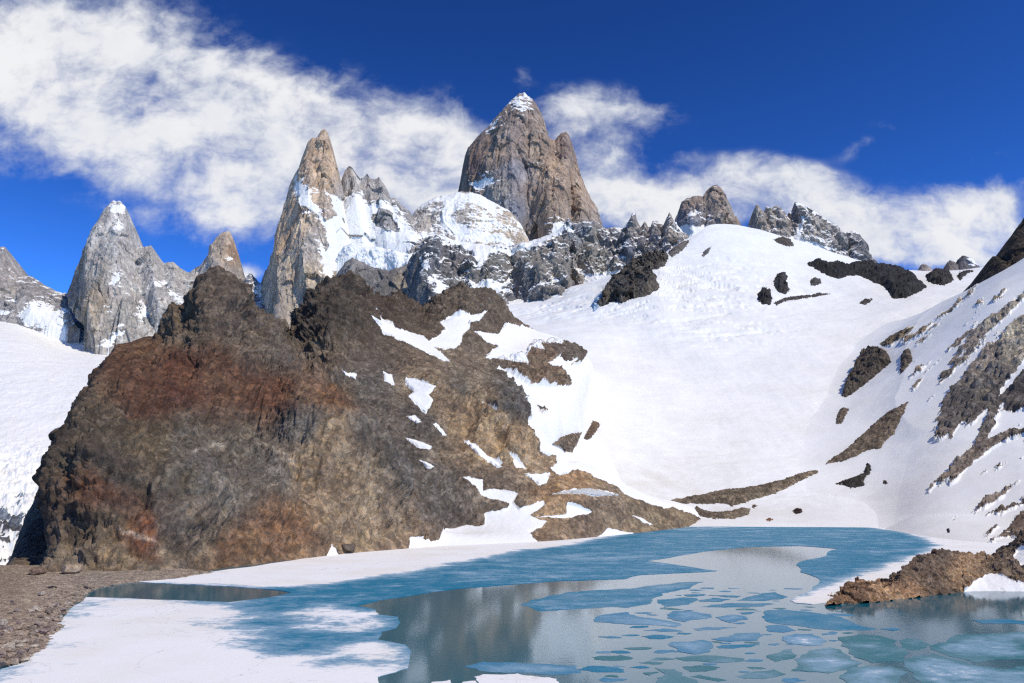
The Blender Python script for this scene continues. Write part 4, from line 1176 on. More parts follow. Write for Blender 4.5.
outcrop("rock_outcrop", [(901, 358), (903, 352), (909, 349), (911, 354), (912, 361), (906, 368), (900, 374), (901, 366)], 6, (98, 88, 78), "narrow upright brown rock beside the large overhanging outcrop", group=OG, wl=7)
outcrop("rock_outcrop", [(880, 344), (890, 336), (900, 331), (914, 327), (906, 333), (894, 341), (884, 346)], 4, (124, 110, 88), "pale tan sliver of rock just above the large overhanging outcrop", group=OG, wl=7)
outcrop("rock_outcrop", [(836, 423), (838, 412), (843, 407), (849, 410), (844, 418), (841, 424)], 3.5, (110, 96, 82), "small brown rock isolated in the smooth lower snow bowl", group=OG, wl=6)
outcrop("rock_outcrop", [(824, 465), (834, 457), (846, 450), (860, 437), (874, 424), (888, 412), (908, 402), (904, 412), (896, 428), (894, 434), (886, 440), (880, 448), (868, 450), (856, 456), (842, 461), (830, 463)], 4, (122, 106, 88), "long slanting spear of brown rubble on the snow slope", "rubble bank", wl=7, rough=.8)
outcrop("rock_outcrop", [(836, 484), (846, 480), (856, 477), (864, 473), (867, 463), (871, 466), (870, 474), (864, 478), (864, 486), (858, 487), (850, 488), (842, 484)], 3.5, (70, 64, 58), "hooked black rock in the snow under the slanting rubble spear", group=OG, wl=5)
outcrop("rubble_bank", [(664, 505), (672, 500), (690, 497), (704, 495), (724, 490), (745, 488), (766, 484), (786, 479), (800, 474), (816, 470), (818, 472), (806, 478), (794, 484), (778, 492), (756, 499), (744, 503), (732, 506), (722, 503), (706, 504), (692, 503), (680, 505), (670, 507)], 4.0, (124, 108, 88),
        "long curved bank of tan rubble between snow bowl and lake", "rubble bank", wl=6, rough=.7, trees=[TREES[0], TREES[1]])
outcrop("rubble_bank", [(691, 513), (696, 506), (702, 510), (712, 512), (730, 511), (742, 508), (750, 509), (748, 515), (736, 518), (718, 519), (704, 517), (695, 516)], 3.2, (128, 112, 92), "short kidney-shaped bank of tan rubble just above the far shore", "rubble bank", wl=6, rough=.7, trees=[TREES[0], TREES[1]])
outcrop("rock_outcrop", [(552, 445), (560, 438), (572, 434), (581, 433), (578, 442), (572, 452), (564, 452), (556, 449)], 5, (128, 110, 92), "wedge of tan rock at the lower edge of the snow bowl near the brown hill", group=OG, wl=6)
outcrop("rock_outcrop", [(584, 438), (588, 430), (593, 421), (600, 424), (597, 430), (592, 437), (587, 440)], 4, (118, 96, 76), "small forked brown rock standing alone in the snow", group=OG, wl=5)
outcrop("boulder", [(792, 511), (796, 508), (802, 509), (802, 513), (796, 514)], 2.2, (62, 48, 42), "dark lone boulder on the snow close to the far shore", "boulder", group=OG, wl=3, step=.5)
outcrop("boulder", [(766, 519), (770, 517.5), (773, 520), (770, 521.5), (767, 521)], 1.4, (140, 104, 78), "small tan boulder at the far waterline", "boulder", group=OG, wl=3, step=.4)
outcrop("boulder", [(752, 506), (754, 504.5), (757, 506), (755, 508), (752, 508)], 1.4, (116, 98, 80), "brown stone off the end of the kidney-shaped rubble bank", "boulder", group=OG, wl=3, step=.4)
outcrop("boulder", [(883, 481), (886, 480.5), (888, 483), (885, 484.5), (883, 483.5)], 1.2, (70, 58, 52), "small dark stone on open snow beside the hooked black rock", "boulder", group=OG, wl=3, step=.4)
outcrop("boulder", [(947.3, 529.5), (948.4, 528.8), (949.3, 531), (949, 532.6), (947.8, 532.2)], 1.2, (60, 54, 56), "tiny dark upright stone on the snow above the lake's ice edge", "boulder", group=OG, wl=2, step=.35, sink=.3, edge=2)

# snow left lying on the brown hill
HT = [TREES[2]]
PG2 = "snow patches left on the brown hill"
for k, lab in [(0, "long thin snow streak running down from below the hill's dark crag"), (1, "forked snow field on the ledge between two brown knolls of the hill"),
               (2, "broad ragged snow field on the far shoulder of the brown hill"), (3, "star-shaped snow patch in the middle of the brown scree"),
               (4, "small snow wedge just above the star-shaped snow patch"), (5, "tiny snow fleck high on the scree, left of the small snow wedge"),
               (6, "small snow dash right under the star-shaped patch"), (7, "short snow streak beside the orange rock on the hill"),
               (8, "narrow pointed snow tongue in the middle of the grey scree"), (9, "longest thin diagonal snow line along the edge of the orange rock"),
               (10, "small snow dash at the lower end of the grey scree"), (12, "small snow pocket under the tan rock near the snow bowl"),
               (13, "thin snow band between the two tan rubble ledges"),
               (13, "thin snow band between the two tan rubble ledges")]:
    outcrop("snow_patch", HILL_SNOW[k], 0.7, (220, 220, 222), lab, "snow patch", HT, PG2, M_BOWL, step=0.5, snow=2.5, edge=3.0, rough=0.3, wl=9.0, sink=0.6, rag=1.6)

# hanging ice above the dark cliff
peak("hanging_glacier", [(336, 262), (340, 252), (344, 246), (352, 243), (362, 247), (376, 247), (388, 249), (400, 252), (410, 254), (418, 251), (424, 246), (430, 240)], 2300,
     [(338, 262), (352, 258), (366, 266), (388, 274), (404, 268), (416, 258), (430, 244)], 40, "pale blue ice cliff hanging under the tan spire's snow shoulder", "hanging glacier", M_BOWL,
     [(370, 255, (176, 196, 214)), (400, 260, (168, 190, 210))], snow_base=0.12, rough=6, crack=7, fine=3, jag=.6, facet=.4, fsz=.4)
outcrop("ice_cliff", [(592, 306), (596, 298), (602, 292), (606, 290), (603, 298), (599, 306), (594, 311)], 10, (150, 178, 206), "small blue ice step against the big dark cliff-like outcrop", "ice cliff", wl=8, snow=-.1, trees=[TREES[0]])

# ================================================================== GRAVEL SHORE
wlp = [(215, 573), (180, 578), (150, 581), (120, 584), (96, 590), (78, 602), (66, 615), (55, 628), (44, 642), (36, 655), (22, 664), (0, 669), (-60, 690), (-220, 760)]
Wl = np.array([W(*p) for p in wlp])
rows = []
for off, z in [(-7, -1.6), (0, 0.05), (2, 0.45), (6, 0.9), (16, 1.5), (40, 2.2), (80, 2.4), (150, 1.5)]:
    r = Wl.copy()
    r[:, 0] -= off
    r[:, 1] += off * 0.05
    r[:, 2] = z
    rows.append(r)
A = np.array(rows)
par = np.array([0, .08, .14, .24, .42, .68, .88, 1.0])
V = resample_axis0(A, 460, par)
V = np.swapaxes(resample_axis0(np.swapaxes(V, 0, 1), 620, arclen(Wl)), 0, 1)
V[..., 0] += 2.2 * fbm(V, 14, 4, 0.55, seed=71) * 2
V[..., 2] += 0.5 * fbm(V, 14, 4, 0.5, seed=72) + 0.35 * fbm(V, 2.2, 4, 0.6, seed=73) + 0.16 * fbm(V, 0.8, 2, 0.6, seed=74)
U1, V1 = proj(V)
tg = idw_colors(U1 + 20 * fbm(V, 8, 4, seed=75), V1, [(20, 600, (132, 116, 98)), (30, 640, (128, 112, 96)), (60, 600, (124, 110, 94)), (100, 585, (116, 104, 90)), (10, 590, (108, 92, 76))], 2.5) * 1.5
gravel = grid_obj("shore_terrain", V, M_GRAVEL, np.full(U1.shape, -2.0), tg)
set_props(gravel, "grey-brown gravel shore sloping into the frozen lake", "shore", kind="structure")
SHORE = [bvh(gravel)]


def stone_mesh(seed, name):
    bm = bmesh.new()
    bmesh.ops.create_icosphere(bm, subdivisions=3, radius=1.0)
    V = np.array([v.co[:] for v in bm.verts])
    r = 1 + 0.45 * fbm(V, 1.3, 3, 0.5, seed=100 + seed)
    V = V * r[:, None]
    rs = np.random.RandomState(seed)
    for k in range(7):                                  # broken flat faces
        nn = rs.normal(size=3)
        nn /= np.linalg.norm(nn)
        dd = V @ nn
        lim = rs.uniform(0.5, 0.85)
        V -= np.clip(dd - lim, 0, None)[:, None] * nn
    V *= np.array([1.15, 0.9, 0.62])
    V[:, 2] -= V[:, 2].min() + 0.25
    F = np.array([[v.index for v in f.verts] for f in bm.faces])
    bm.free()
    c = srgb([(128, 112, 96), (140, 124, 106), (112, 98, 86), (150, 138, 122), (118, 104, 96), (104, 92, 82)][seed % 6])
    return raw_mesh(name, V, F, M_STONE, None, np.full(len(V), -2.0), np.tile(c * 1.25, (len(V), 1)), smooth=False)


protos = [stone_mesh(k, "shore_stone") for k in range(6)]
rs = np.random.RandomState(11)
cnt = 0
tries = 0
SG = "stones strewn over the gravel shore"
while cnt < 280 and tries < 5000:
    tries += 1
    v = rs.uniform(585, 668)
    edge_u = np.interp(v, [585, 602, 615, 628, 642, 655, 664, 669], [118, 78, 66, 55, 44, 36, 22, 0])
    u = edge_u - abs(rs.normal(0, 1)) * 34 + rs.uniform(-2, 2)
    if u < -2:
        u = rs.uniform(-2, max(edge_u, 0))
    hit = cast(SHORE, u, v)
    if not hit or hit[0].z < -0.1 or hit[0].y > 330:
        continue
    src = protos[rs.randint(6)]
    o = src if src.get("label") is None else src.copy()
    if o is not src:
        COL.objects.link(o)
    s = rs.choice([0.32, 0.5, 0.75, 1.2], p=[.40, .32, .2, .08]) * rs.uniform(.8, 1.25)
    o.location = hit[0]
    o.scale = (s, s, s * rs.uniform(.8, 1.2))
    o.rotation_euler = (rs.uniform(-.25, .25), rs.uniform(-.25, .25), rs.uniform(0, 6.28))
    set_props(o, "grey-brown angular stone on the gravel shore beside the snowy ice", "stone", SG)
    cnt += 1
for o in protos:
    if o.get("label") is None:
        bpy.data.objects.remove(o)


def big_boulder(u, v, s, seed, label, trees, color, sz=(1, 1, 1)):
    hit = cast(trees, u, v)
    o = stone_mesh(seed, "boulder")
    at = o.data.attributes["tint"]
    t = np.ones((len(o.data.vertices), 4), dtype=np.float32)
    t[:, :3] = srgb(color)
    at.data.foreach_set("color", t.ravel())
    o.location = hit[0]
    o.scale = (s * sz[0], s * sz[1], s * sz[2])
    o.rotation_euler = (0, 0, seed)
    set_props(o, label, "boulder")
    return o


ALLT = TREES + SHORE
big_boulder(72, 573, 3.0, 7, "rounded pale boulder at the foot of the brown hill by the gravel shore", ALLT, (150, 130, 106), (1.3, 1, 1))
big_boulder(37, 573, 2.6, 8, "dark-shadowed brown boulder under the hill's steep end", ALLT, (112, 92, 76), (1.5, 1, .9))
big_boulder(52, 588, 1.0, 9, "dark flat stone lying out on the gravel shore", ALLT, (60, 54, 50), (1.6, 1, .7))
big_boulder(347, 551, 3.4, 10, "dark round boulder at the waterline in front of the tan buttress", ALLT, (92, 80, 68), (1, 1, 1.2))

# ================================================================== ROCK PENINSULA
pen_c = [(826, 606), (832, 600), (840, 592), (851, 587), (862, 583), (872, 582), (882, 582), (894, 577), (902, 569), (910, 564), (920, 559), (930, 554), (945, 552), (956, 554), (966, 553), (976, 555), (986, 555), (994, 551), (1003, 545), (1010, 541), (1024, 528), (1060, 505), (1120, 490)]
pen_D = np.interp([c[0] for c in pen_c], [826, 860, 900, 960, 1024, 1120], [221, 232, 246, 268, 292, 320])
pen_f = [(822, 610), (840, 607), (862, 606), (890, 603), (920, 599), (950, 596), (962, 594), (1000, 594), (1040, 594), (1130, 596)]
Cw = np.array([P(a, b, q) for (a, b), q in zip(pen_c, pen_D)])
fp = np.array(pen_f, dtype=float)
n, m = 620, 200
Cs = resample_axis0(Cw, n, arclen(np.array(pen_c, float)), cubic=False)
fs_ = np.linspace(0, 1, n)
fu, fv = np.interp(fs_, arclen(fp), fp[:, 0]), np.interp(fs_, arclen(fp), fp[:, 1])
Fs = np.array([W(a, b, -0.6) for a, b in zip(fu, fv)])
Fs[:, 1] = np.minimum(Fs[:, 1], Cs[:, 1] - 3)
t = np.linspace(0, 1, m)
V = Fs[:, None] + (Cs - Fs)[:, None] * t[None, :, None]
V[..., 2] += (np.sin(np.pi * t) * 0.22)[None] * (Cs[:, None, 2] - Fs[:, None, 2])
bt = np.linspace(0, 1, 41)[1:]
B = Cs[:, None] + np.stack([bt * 6, bt * 30, -bt ** 1.3 * 1.0 * 0 - bt], -1)[None] * np.array([1, 1, 1])
B[..., 2] = Cs[:, None, 2] + (-1.5 - Cs[:, None, 2]) * bt[None]
V = np.concatenate([V, B], 1)
U1, V1 = proj(V)
PEN_SNOW = [[(962, 594), (968, 588), (976, 581), (986, 575), (996, 573), (1006, 577), (1016, 582), (1030, 584), (1060, 586), (1060, 600), (962, 598)], [(1014, 558), (1018, 551), (1040, 548), (1040, 566), (1020, 566)]]
snP = snow_attr(V, PEN_SNOW, U1, V1, base=-2.0, soft=1.5, warp=1.2, wl=4.0, gain=2.0)
N1 = normals(V)
N1 = np.where(N1[..., 1:2] > 0, -N1, N1)
# strata that dip towards the water
ax = np.array([0.75, 0.15, -0.65])
strat = V @ ax
q = 0.5 * fbm(V, 9, 4, 0.55, ridged=True, seed=81) + 0.8 * fbm(V, 16, 3, seed=82) + 0.45 * fbm(V, 2.5, 4, 0.6, ridged=True, seed=83)
q += 0.8 * facets(V, 6, (1.6, 1, .8), 31) + 0.6 * facets(V, 2.2, (1.5, 1, .8), 32)
q += 0.8 * np.abs(((strat / 3.2 + 0.9 * fbm(V, 10, 3, seed=84)) % 1.0) - 0.5) * 2
V = V + N1 * (q * (1 - 0.85 * smoothstep(snP, -.3, .6)))[..., None]
tP = idw_colors(U1 + 14 * fbm(V, 5, 4, 0.6, seed=85), V1 + 8 * fbm(V, 5, 4, 0.6, seed=86), [(850, 592, (128, 98, 70)), (880, 590, (160, 128, 94)), (905, 595, (156, 122, 88)), (900, 575, (96, 80, 66)), (925, 570, (104, 88, 74)), (940, 590, (92, 76, 62)), (960, 570, (152, 122, 90)), (975, 565, (134, 108, 82)), (1000, 565, (116, 100, 82)), (945, 558, (84, 72, 62)), (1015, 545, (84, 72, 62)), (860, 600, (112, 88, 66))], 3.0) * 1.3
org = (float(Cs[:, 0].mean()), float(Cs[:, 1].mean()), 0.0)
pen = grid_obj("rock_peninsula", V, M_NEAR, snP, tP, org)
set_props(pen, "tan layered rock spit reaching into the lake with a snow patch on its flank", "rock spit")


# ================================================================== LAKE ICE
def frac_outline(pts, it=3, amp=0.09, seed=0, maxlen=None):
    rs = np.random.RandomState(seed)
    P_ = [np.array(p[:2], dtype=float) for p in pts]
    for k in range(it):
        Q = []
        for a, b in zip(P_, P_[1:] + P_[:1]):
            Q.append(a)
            dd = b - a
            L_ = np.hypot(*dd)
            if L_ > 0.8:
                Q.append((a + b) / 2 + np.array([-dd[1], dd[0]]) * rs.uniform(-1, 1) * amp)
        P_ = Q
    return P_


def ice_slab(name, px, top, thick, color, label, cat, group=None, white=None, grid=None, snow=-1.0, seed=0, it=3, amp=0.09, white_soft=None, color2=None):
    """A slab of floating ice: outline on the water, a top and a real edge."""
    pts = frac_outline([W(u, v) for (u, v) in px], it, amp, seed)
    ring = np.array(pts)
    area = 0.5 * np.sum(ring[:, 0] * np.roll(ring[:, 1], -1) - np.roll(ring[:, 0], -1) * ring[:, 1])
    if area < 0:
        ring = ring[::-1]
    coords = [Vector((p[0], p[1])) for p in ring]
    nb = len(coords)
    if grid:
        lo, hi = ring.min(0), ring.max(0)
        gx, gy = np.meshgrid(np.arange(lo[0], hi[0], grid), np.arange(lo[1], hi[1], grid), indexing='ij')
        gx = gx + np.random.RandomState(seed).uniform(-.3, .3, gx.shape) * grid
        sdv = sd_poly(gx, gy, ring)
        sel = sdv > grid * 0.4
        coords += [Vector((a, b)) for a, b in zip(gx[sel], gy[sel])]
    edges = [(i, (i + 1) % nb) for i in range(nb)]
    vo, eo, fo, ov, oe, of = mgeo.delaunay_2d_cdt(coords, edges, [], 1, 1e-4)
    vo = np.array([v[:] for v in vo])
    bm = bmesh.new()
    tv = [bm.verts.new((a, b, top)) for a, b in vo]
    for f in fo:
        try:
            bm.faces.new([tv[i] for i in f])
        except ValueError:
            pass
    bmesh.ops.recalc_face_normals(bm, faces=bm.faces[:])
    if bm.faces and sum(f.normal.z for f in bm.faces) < 0:
        bmesh.ops.reverse_faces(bm, faces=bm.faces[:])
    be = [e for e in bm.edges if e.is_boundary]
    r = bmesh.ops.extrude_edge_only(bm, edges=be)
    for g_ in r['geom']:
        if isinstance(g_, bmesh.types.BMVert):
            g_.co.z = top - thick
    bmesh.ops.recalc_face_normals(bm, faces=bm.faces[:])
    up = sum(f.normal.z for f in bm.faces if abs(f.normal.z) > .5)
    if up < 0:
        bmesh.ops.reverse_faces(bm, faces=bm.faces[:])
    me = bpy.data.meshes.new(name)
    bm.to_mesh(me)
    bm.free()
    V = np.array([v.co[:] for v in me.vertices])
    sn = np.full(len(V), float(snow))
    if not white:
        rim = sd_poly(V[:, 0], V[:, 1], ring)
        sn += 0.75 * smoothstep(rim, 0.2, 3.0) - 0.35
    if white:
        for (poly, g_, soft) in white:
            ww = np.array([W(u, v)[:2] for (u, v) in poly])
            dd = sd_poly(V[:, 0], V[:, 1], ww)
            val = snow + (g_ - snow) * smoothstep(dd, -soft, soft)
            sn = np.maximum(sn, val) if g_ > snow else np.minimum(sn, val)
    a = me.attributes.new("snow", 'FLOAT', 'POINT')
    a.data.foreach_set("value", sn.astype(np.float32))
    c = np.tile(np.array([*color, 1.0]), (len(V), 1))
    if color2 is not None:
        w = smoothstep(fbm(V, 12, 3, seed=seed + .5), -.3, .3)[:, None]
        c[:, :3] = c[:, :3] * (1 - w) + np.array(color2) * w
    a = me.attributes.new("tint", 'FLOAT_COLOR', 'POINT')
    a.data.foreach_set("color", c.astype(np.float32).ravel())
    ctr = V.mean(0)
    ctr[2] = 0
    me.vertices.foreach_set("co", (V - ctr).astype(np.float32).ravel())
    me.update()
    me.materials.append(M_ICE)
    o = bpy.data.objects.new(name, me)
    o.location = ctr
    COL.objects.link(o)
    set_props(o, label, cat, group)
    return o


BLUE = (0.011, 0.18, 0.30)
GREYB = (0.06, 0.22, 0.35)
TEAL = (0.045, 0.175, 0.20)
sheet = [(130, 581), (165, 576), (205, 573), (290, 561), (330, 554), (420, 546), (545, 541), (600, 536), (640, 532), (700, 524), (760, 519), (900, 519), (960, 533), (1010, 545), (1050, 560), (1010, 580), (960, 577), (910, 575), (872, 586), (838, 601), (812, 604.5), (795, 603),
         (790, 600.5), (798, 596), (812, 590), (820, 580), (800, 572), (796, 565), (826, 556), (838, 549), (800, 546), (740, 547.5), (690, 554), (645, 561), (690, 567), (717, 571), (640, 575), (625, 579), (560, 581), (504, 585), (465, 588), (420, 594), (380, 600), (355, 606),
         (376, 610), (379, 615), (398, 617), (396, 628), (381, 632), (378, 640), (405, 645), (411, 652), (408, 668), (396, 672), (378, 677), (384, 690), (390, 760), (-200, 760), (-60, 692), (0, 670), (28, 662), (36, 652), (42, 640), (53, 628), (63, 618), (74, 606), (86, 597.5), (130, 598.5), (190, 601), (230, 602.5),
         (268, 598), (292, 592.5), (270, 589.5), (220, 586), (165, 583.5)]
WH_NEAR = [(80, 600), (130, 599), (185, 602), (215, 604), (246, 612), (240, 618), (205, 622), (215, 634), (250, 645), (262, 656), (330, 662), (400, 668), (420, 770), (-220, 770), (-60, 690), (0, 669), (40, 645), (60, 622)]
WH_HILL = [(125, 583), (165, 574), (205, 571), (290, 559), (330, 552), (420, 544), (545, 539), (610, 536), (560, 546), (520, 550), (490, 556), (450, 563), (400, 573), (350, 580), (300, 585), (262, 587), (200, 584), (160, 583)]
WH_RIGHT = [(900, 516), (960, 528), (1070, 545), (1070, 585), (960, 582), (905, 580), (840, 606), (790, 604), (792, 600), (815, 594), (845, 582), (870, 572), (900, 562), (925, 553), (938, 545), (925, 538), (900, 531), (870, 528), (850, 524)]
WH_FAR = [(640, 530), (700, 522), (760, 517), (870, 517), (880, 524), (760, 525.5), (690, 531)]
WH_LOBE = [(280, 612), (330, 606), (370, 612), (396, 620), (380, 630), (330, 634), (290, 630)]
WH_LOBE2 = [(330, 648), (370, 640), (405, 647), (408, 660), (370, 665), (330, 660)]
WH_MID = [(330, 585), (430, 572), (530, 558), (600, 553), (640, 556), (560, 567), (470, 575), (380, 590)]
ice_slab("ice_sheet", sheet, 0.10, 0.3, BLUE, "large joined sheet of blue ice with white snow-covered margins reaching round the lake", "ice sheet", snow=-0.62, grid=3.2, seed=5, it=2, amp=0.05,
         white=[(WH_NEAR, 1.9, 20.0), (WH_HILL, 1.9, 12.0), (WH_RIGHT, 1.9, 9.0), (WH_FAR, 0.1, 16.0), (WH_LOBE, 0.75, 6.0), (WH_LOBE2, 0.7, 5.0), (WH_MID, -0.5, 9.0)])

IG = "ice floes drifting on the lake"
FLOES = [
    ([(520.5, 604), (545, 597), (565, 592.5), (605.5, 590), (656, 585), (704.5, 582), (692, 586), (676.6, 591), (654, 598), (649, 604), (626, 608), (610.6, 607), (572.5, 609.5), (542, 611.5), (529, 607)], BLUE, -0.8, "largest long blue floe with a pointed far tip in mid-lake"),
    ([(656.6, 599.6), (685, 597.4), (697, 598.3), (693, 602.6), (679, 605.8), (664, 607.4), (661, 604), (656.6, 602)], BLUE, -1.2, "ragged blue floe close under the largest long blue floe's tip"),
    ([(683.8, 595), (703.4, 594), (706.4, 595), (697.3, 596.5), (686.8, 596.4)], BLUE, -1.2, "small thin blue floe beside the pointed tip of the largest floe"),
    ([(699, 600.2), (712.4, 597.8), (730.5, 599.4), (718.5, 601.8), (700.4, 601.8)], BLUE, -0.6, "flat lens-shaped blue floe in the second row behind the wide dark strip"),
    ([(708, 595.3), (724.5, 595.3), (741, 596.2), (738, 597.4), (724.5, 597)], BLUE, -1.3, "very thin dark blue sliver of ice farthest out in the grey water"),
    ([(736, 600.7), (748.6, 596.6), (765, 593), (776, 592), (785, 596), (783, 599), (765, 601)], BLUE, -0.9, "wedge-shaped blue floe by the grey bay beside the snowy ice spit"),
    ([(700.4, 607), (724.5, 603.4), (764, 603.2), (775, 604), (764, 606.4), (724.5, 607.6)], BLUE, -1.4, "long narrow dark blue strip of ice with straight edges"),
    ([(595, 622), (606, 614.5), (626, 612), (636, 616.2), (663, 620), (681, 623.9), (676, 627.4), (649, 625), (620, 623.8)], GREYB, -0.25, "frosty grey floe shaped like a shoe below the largest blue floe"),
    ([(666.5, 614.6), (673, 611), (691, 611.6), (700, 613), (711, 614.6), (710, 618), (694, 619.6), (685, 622), (675.5, 620.6), (667, 618)], GREYB, -0.6, "lumpy blue-grey floe touching the shoe-shaped frosty floe"),
    ([(715.5, 617.6), (730.5, 614.8), (742.6, 616), (747, 619.6), (738, 620.4), (730.5, 623), (724, 621)], GREYB, -0.3, "small frosted floe with a pointed underside right of the lumpy floe"),
    ([(739, 612.8), (762, 611), (752, 613.6), (743, 614.7)], BLUE, -1.0, "thin blue splinter of ice above the frosted pointed floe"),
    ([(692.8, 628.8), (706.4, 627), (724.5, 627.2), (737, 627.8), (718.5, 629.8), (699, 631)], GREYB, -0.5, "flat grey floe with a tail drifting alone in the pale water"),
    ([(641.5, 636.4), (653.6, 634.8), (674, 636.6), (664, 639), (649, 638.8)], BLUE, -0.9, "small solitary oval blue floe in the smooth pale water"),
    ([(711, 639), (738, 633.2), (760, 633), (763, 636), (758, 640), (730.5, 642)], GREYB, -0.4, "broad frosted floe tapering to one end beside the wide dark slab"),
    ([(668.7, 645.4), (673, 642), (702, 640), (710, 641.6), (713, 646), (709, 652), (694, 654.4), (678, 651.8), (676, 648)], GREYB, -0.35, "large grey frosted floe with a blunt tooth at one end"),
    ([(716, 646.6), (730.5, 644.6), (760, 644.4), (751, 647), (734, 648.6), (719, 648.4)], BLUE, -0.8, "low blue floe below the broad tapering frosted floe"),
    ([(675, 657.6), (706.4, 655.2), (744, 658.6), (746, 661), (718.5, 662.6), (684, 661)], TEAL, -0.5, "long teal lens of ice with a paler rear half"),
    ([(682.5, 666.8), (700.4, 665.2), (720, 667.6), (706.4, 671.4), (691, 672)], TEAL, -1.3, "small smooth dark teal oval floe"),
    ([(655, 668), (674, 669.4), (683, 676), (697, 680), (702, 700), (648, 700), (656, 682), (665, 674.5), (659, 670.4)], TEAL, -0.6, "teal floe curling like a claw at the picture's bottom edge"),
    ([(643, 672.8), (659, 672), (649, 675.4)], TEAL, -1.1, "tiny teal chip of ice by the claw-shaped floe"),
    ([(690, 676.8), (700.4, 674.8), (727, 680.2), (718.5, 681.8)], TEAL, -1.0, "thin teal sliver beside the claw-shaped floe"),
    ([(737, 676.4), (755, 671.6), (774, 669.4), (786, 674), (764, 679), (745, 678.6)], TEAL, 0.0, "pale frosted floe with a dark rim near the bottom edge"),
    ([(764.4, 615.6), (768, 610.2), (782, 609.4), (805, 611.6), (829.3, 615.2), (840, 616.8), (855, 624), (876, 628.6), (859, 630.2), (818.4, 629), (795.3, 625.6), (772, 623.2), (764.6, 620)], BLUE, -1.6, "wide smooth dark blue slab without frost, below the snowy ice spit"),
    ([(765.4, 626.4), (777.6, 624.8), (787.5, 626), (796, 630.6), (784.4, 632.6), (769.4, 631.6)], GREYB, -0.4, "small frosted floe tucked under the smooth dark blue slab"),
    ([(782, 637), (794, 634), (813, 634), (821, 637.8), (826.6, 641.6), (823, 644.6), (805, 645.2), (787, 643.2)], GREYB, -0.2, "round frosty floe with a white top among the broken ice"),
    ([(821.5, 633.6), (832, 631.4), (838, 632.4), (836, 634.2), (822.5, 635.4)], GREYB, -0.5, "little grey floe between the round frosty floe and the dark slab"),
    ([(766.7, 658), (778, 653), (783, 650), (792, 648.9), (792.6, 652.6), (797, 655), (790, 659), (775, 662)], TEAL, -0.3, "irregular greenish floe with a narrow neck by the round frosty floe"),
    ([(794, 659.4), (800.7, 655.6), (809, 650.6), (830, 647.4), (841, 650), (850, 658.6), (862, 663.4), (848, 668.4), (837.5, 671), (829, 673.4), (791, 671)], TEAL, -0.05, "large milky green plate in the broken ice near the bottom"),
    ([(838, 637.2), (859, 634.6), (881, 636), (897, 641), (901, 648), (910, 653), (904, 661.6), (872, 663), (854, 656.6), (849, 650), (843, 642.6)], TEAL, -0.7, "large deep teal plate with a hazy white corner"),
    ([(840, 675.4), (866, 666.2), (890, 667), (908, 672.6), (915, 700), (846, 700)], TEAL, -0.1, "pale green plate along the bottom edge split by a white crack"),
    ([(899, 640.6), (906, 638), (920, 639.8), (926.4, 643), (926.4, 648), (914.4, 650.8), (903, 649)], TEAL, -1.0, "rounded teal plate with a notch facing the widest plate"),
    ([(930, 649.6), (934.8, 644.2), (948.4, 638.8), (964.8, 634.8), (989.3, 633.8), (1050, 632.6), (1050, 655), (989.3, 660.2), (975.6, 662.6), (948.4, 656.2)], TEAL, -0.45, "widest teal plate with a pale streak, in front of the rock spit's reflection"),
    ([(914, 656), (932, 653.6), (948, 658), (972, 664.4), (1000, 669), (1050, 664), (1050, 700), (922, 700), (912, 676), (906, 668)], TEAL, -0.15, "milky teal plate with white drift across the bottom corner"),
    ([(971.5, 620.3), (1008, 619.4), (1026, 621.4), (1050, 622), (1050, 625.6), (983, 623.6)], BLUE, -1.7, "long flat dark blue floe off the rock spit's snow patch"),
    ([(880, 629), (893, 627.4), (900, 629.2), (893, 630.8)], BLUE, -1.5, "small dark blue floe at the tip of the smooth dark slab"),
    ([(464.4, 666), (483, 661.4), (510, 662.2), (545, 664), (577, 665.2), (581, 673), (565, 675), (518, 672.6), (495, 672.4), (480, 671)], GREYB, -0.35, "grey-blue floe with a frosty back near the bottom, alone in dark water"),
    ([(474, 677), (483, 674.4), (518, 673.6), (557, 679), (562, 690), (476, 690)], GREYB, 1.6, "white snow-topped floe hugging the grey-blue floe near the bottom"),
    ([(452, 690), (463, 682), (476, 681), (474, 692)], GREYB, 1.8, "small white chip at the bottom edge beside the snow-topped floe"),
    ([(424, 690), (432, 682.2), (450, 680), (448, 690)], GREYB, 1.8, "second small white chip at the bottom edge, next to the snowy ice sheet"),
    ([(618, 568.6), (622, 567.6), (628, 568), (625, 570.4)], GREYB, 1.4, "tiny white ice cake on the far side of the lake"),
    ([(597, 636.8), (606, 636.2), (602, 637.6)], BLUE, -.8, "tiny dark ice splinter in the smooth pale water"),
]
for k, (px, c, sn, lab) in enumerate(FLOES):
    nm = "ice_floe"
    c2 = tuple(0.6 * a + 0.4 * b for a, b in zip(c, (0.2, 0.32, 0.38)))
    ice_slab(nm, px, 0.02 + 0.008 * (k % 5), 0.2, c, lab, "ice floe", IG, snow=sn - 0.15, seed=30 + k, it=4, amp=0.14, grid=1.6, color2=c2)

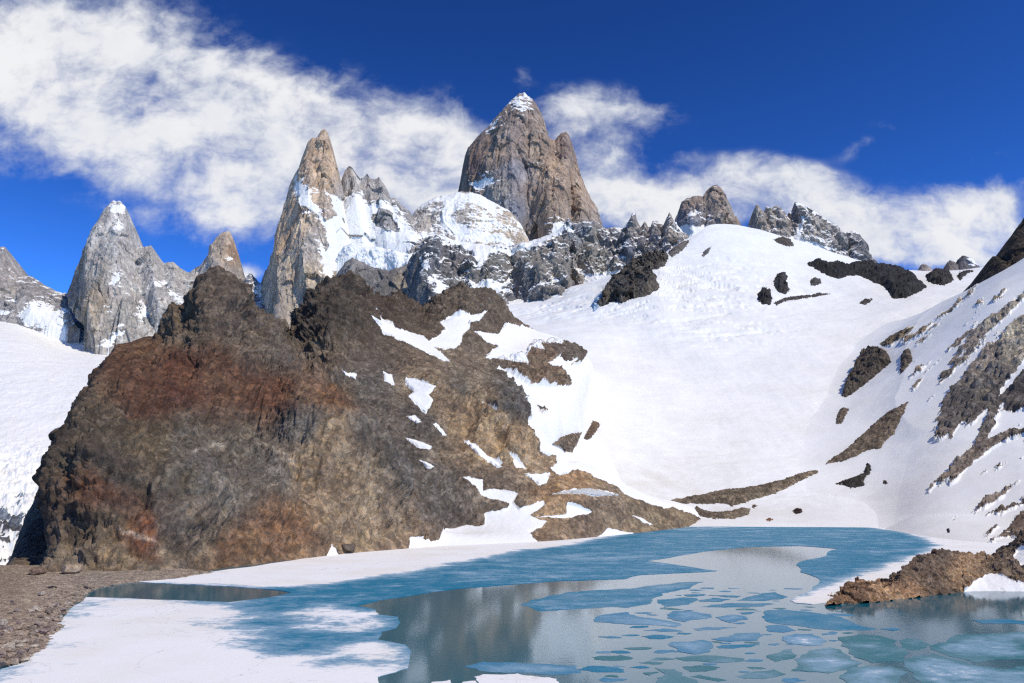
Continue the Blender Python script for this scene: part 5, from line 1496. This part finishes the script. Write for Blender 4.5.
rs = np.random.RandomState(23)
made = 0
occupied = [np.array([W(u, v)[:2] for (u, v) in f[0]]) for f in FLOES] + [np.array([W(u, v)[:2] for (u, v) in sheet])]
while made < 55:
    u, v = rs.uniform(600, 850), rs.uniform(588, 682)
    if u < 640 and v < 612:
        continue
    c = np.array(W(u, v)[:2])
    a = rs.uniform(0.7, 2.6)
    if any(sd_poly(np.array([c[0]]), np.array([c[1]]), q)[0] > -1.2 * a for q in occupied):
        continue
    ang = rs.uniform(-.4, .4)
    outl = []
    for q in range(7):
        th = q / 7 * 6.283 + rs.uniform(-.3, .3)
        r_ = rs.uniform(.55, 1.1)
        x_, y_ = 1.7 * a * r_ * math.cos(th), a * r_ * math.sin(th)
        outl.append((c[0] + x_ * math.cos(ang) - y_ * math.sin(ang), c[1] + x_ * math.sin(ang) + y_ * math.cos(ang)))
    occupied.append(np.array(outl))
    arr = np.array([[x, y, 0.0] for x, y in outl])
    pu, pv = proj(arr)
    ice_slab("ice_chip", list(zip(pu, pv)), 0.025, 0.12, [BLUE, GREYB, GREYB, TEAL][rs.randint(4)], "small thin chip of blue-grey ice floating among the larger floes", "ice chip", "ice chips among the floes", snow=rs.uniform(-1.2, -.2), seed=200 + made, it=2, amp=0.14)
    made += 1

# near bank below the viewpoint
ny, nx = 80, 90
yy_ = np.linspace(-260, 112, ny)
xx_ = np.linspace(-320, 320, nx)
X, Y = np.meshgrid(xx_, yy_, indexing='ij')
Z = np.interp(Y, [-260, -20, 3, 60, 100, 112], [34, 29.5, 28.2, 10, 0.5, -2.0])
V = np.stack([X, Y, Z], -1)
V[..., 2] += 1.2 * fbm(V, 18, 5, 0.5, seed=91) * smoothstep(np.hypot(X, Y), 4, 25)
V[..., 2] = np.minimum(V[..., 2], 28.6)
bank = grid_obj("bank_terrain", V, M_GRAVEL, np.full(X.shape, -2.0), np.zeros(X.shape + (3,)) + srgb((126, 110, 94)))
set_props(bank, "grey-brown stony bank below the viewpoint at the near shore", "bank", kind="structure")
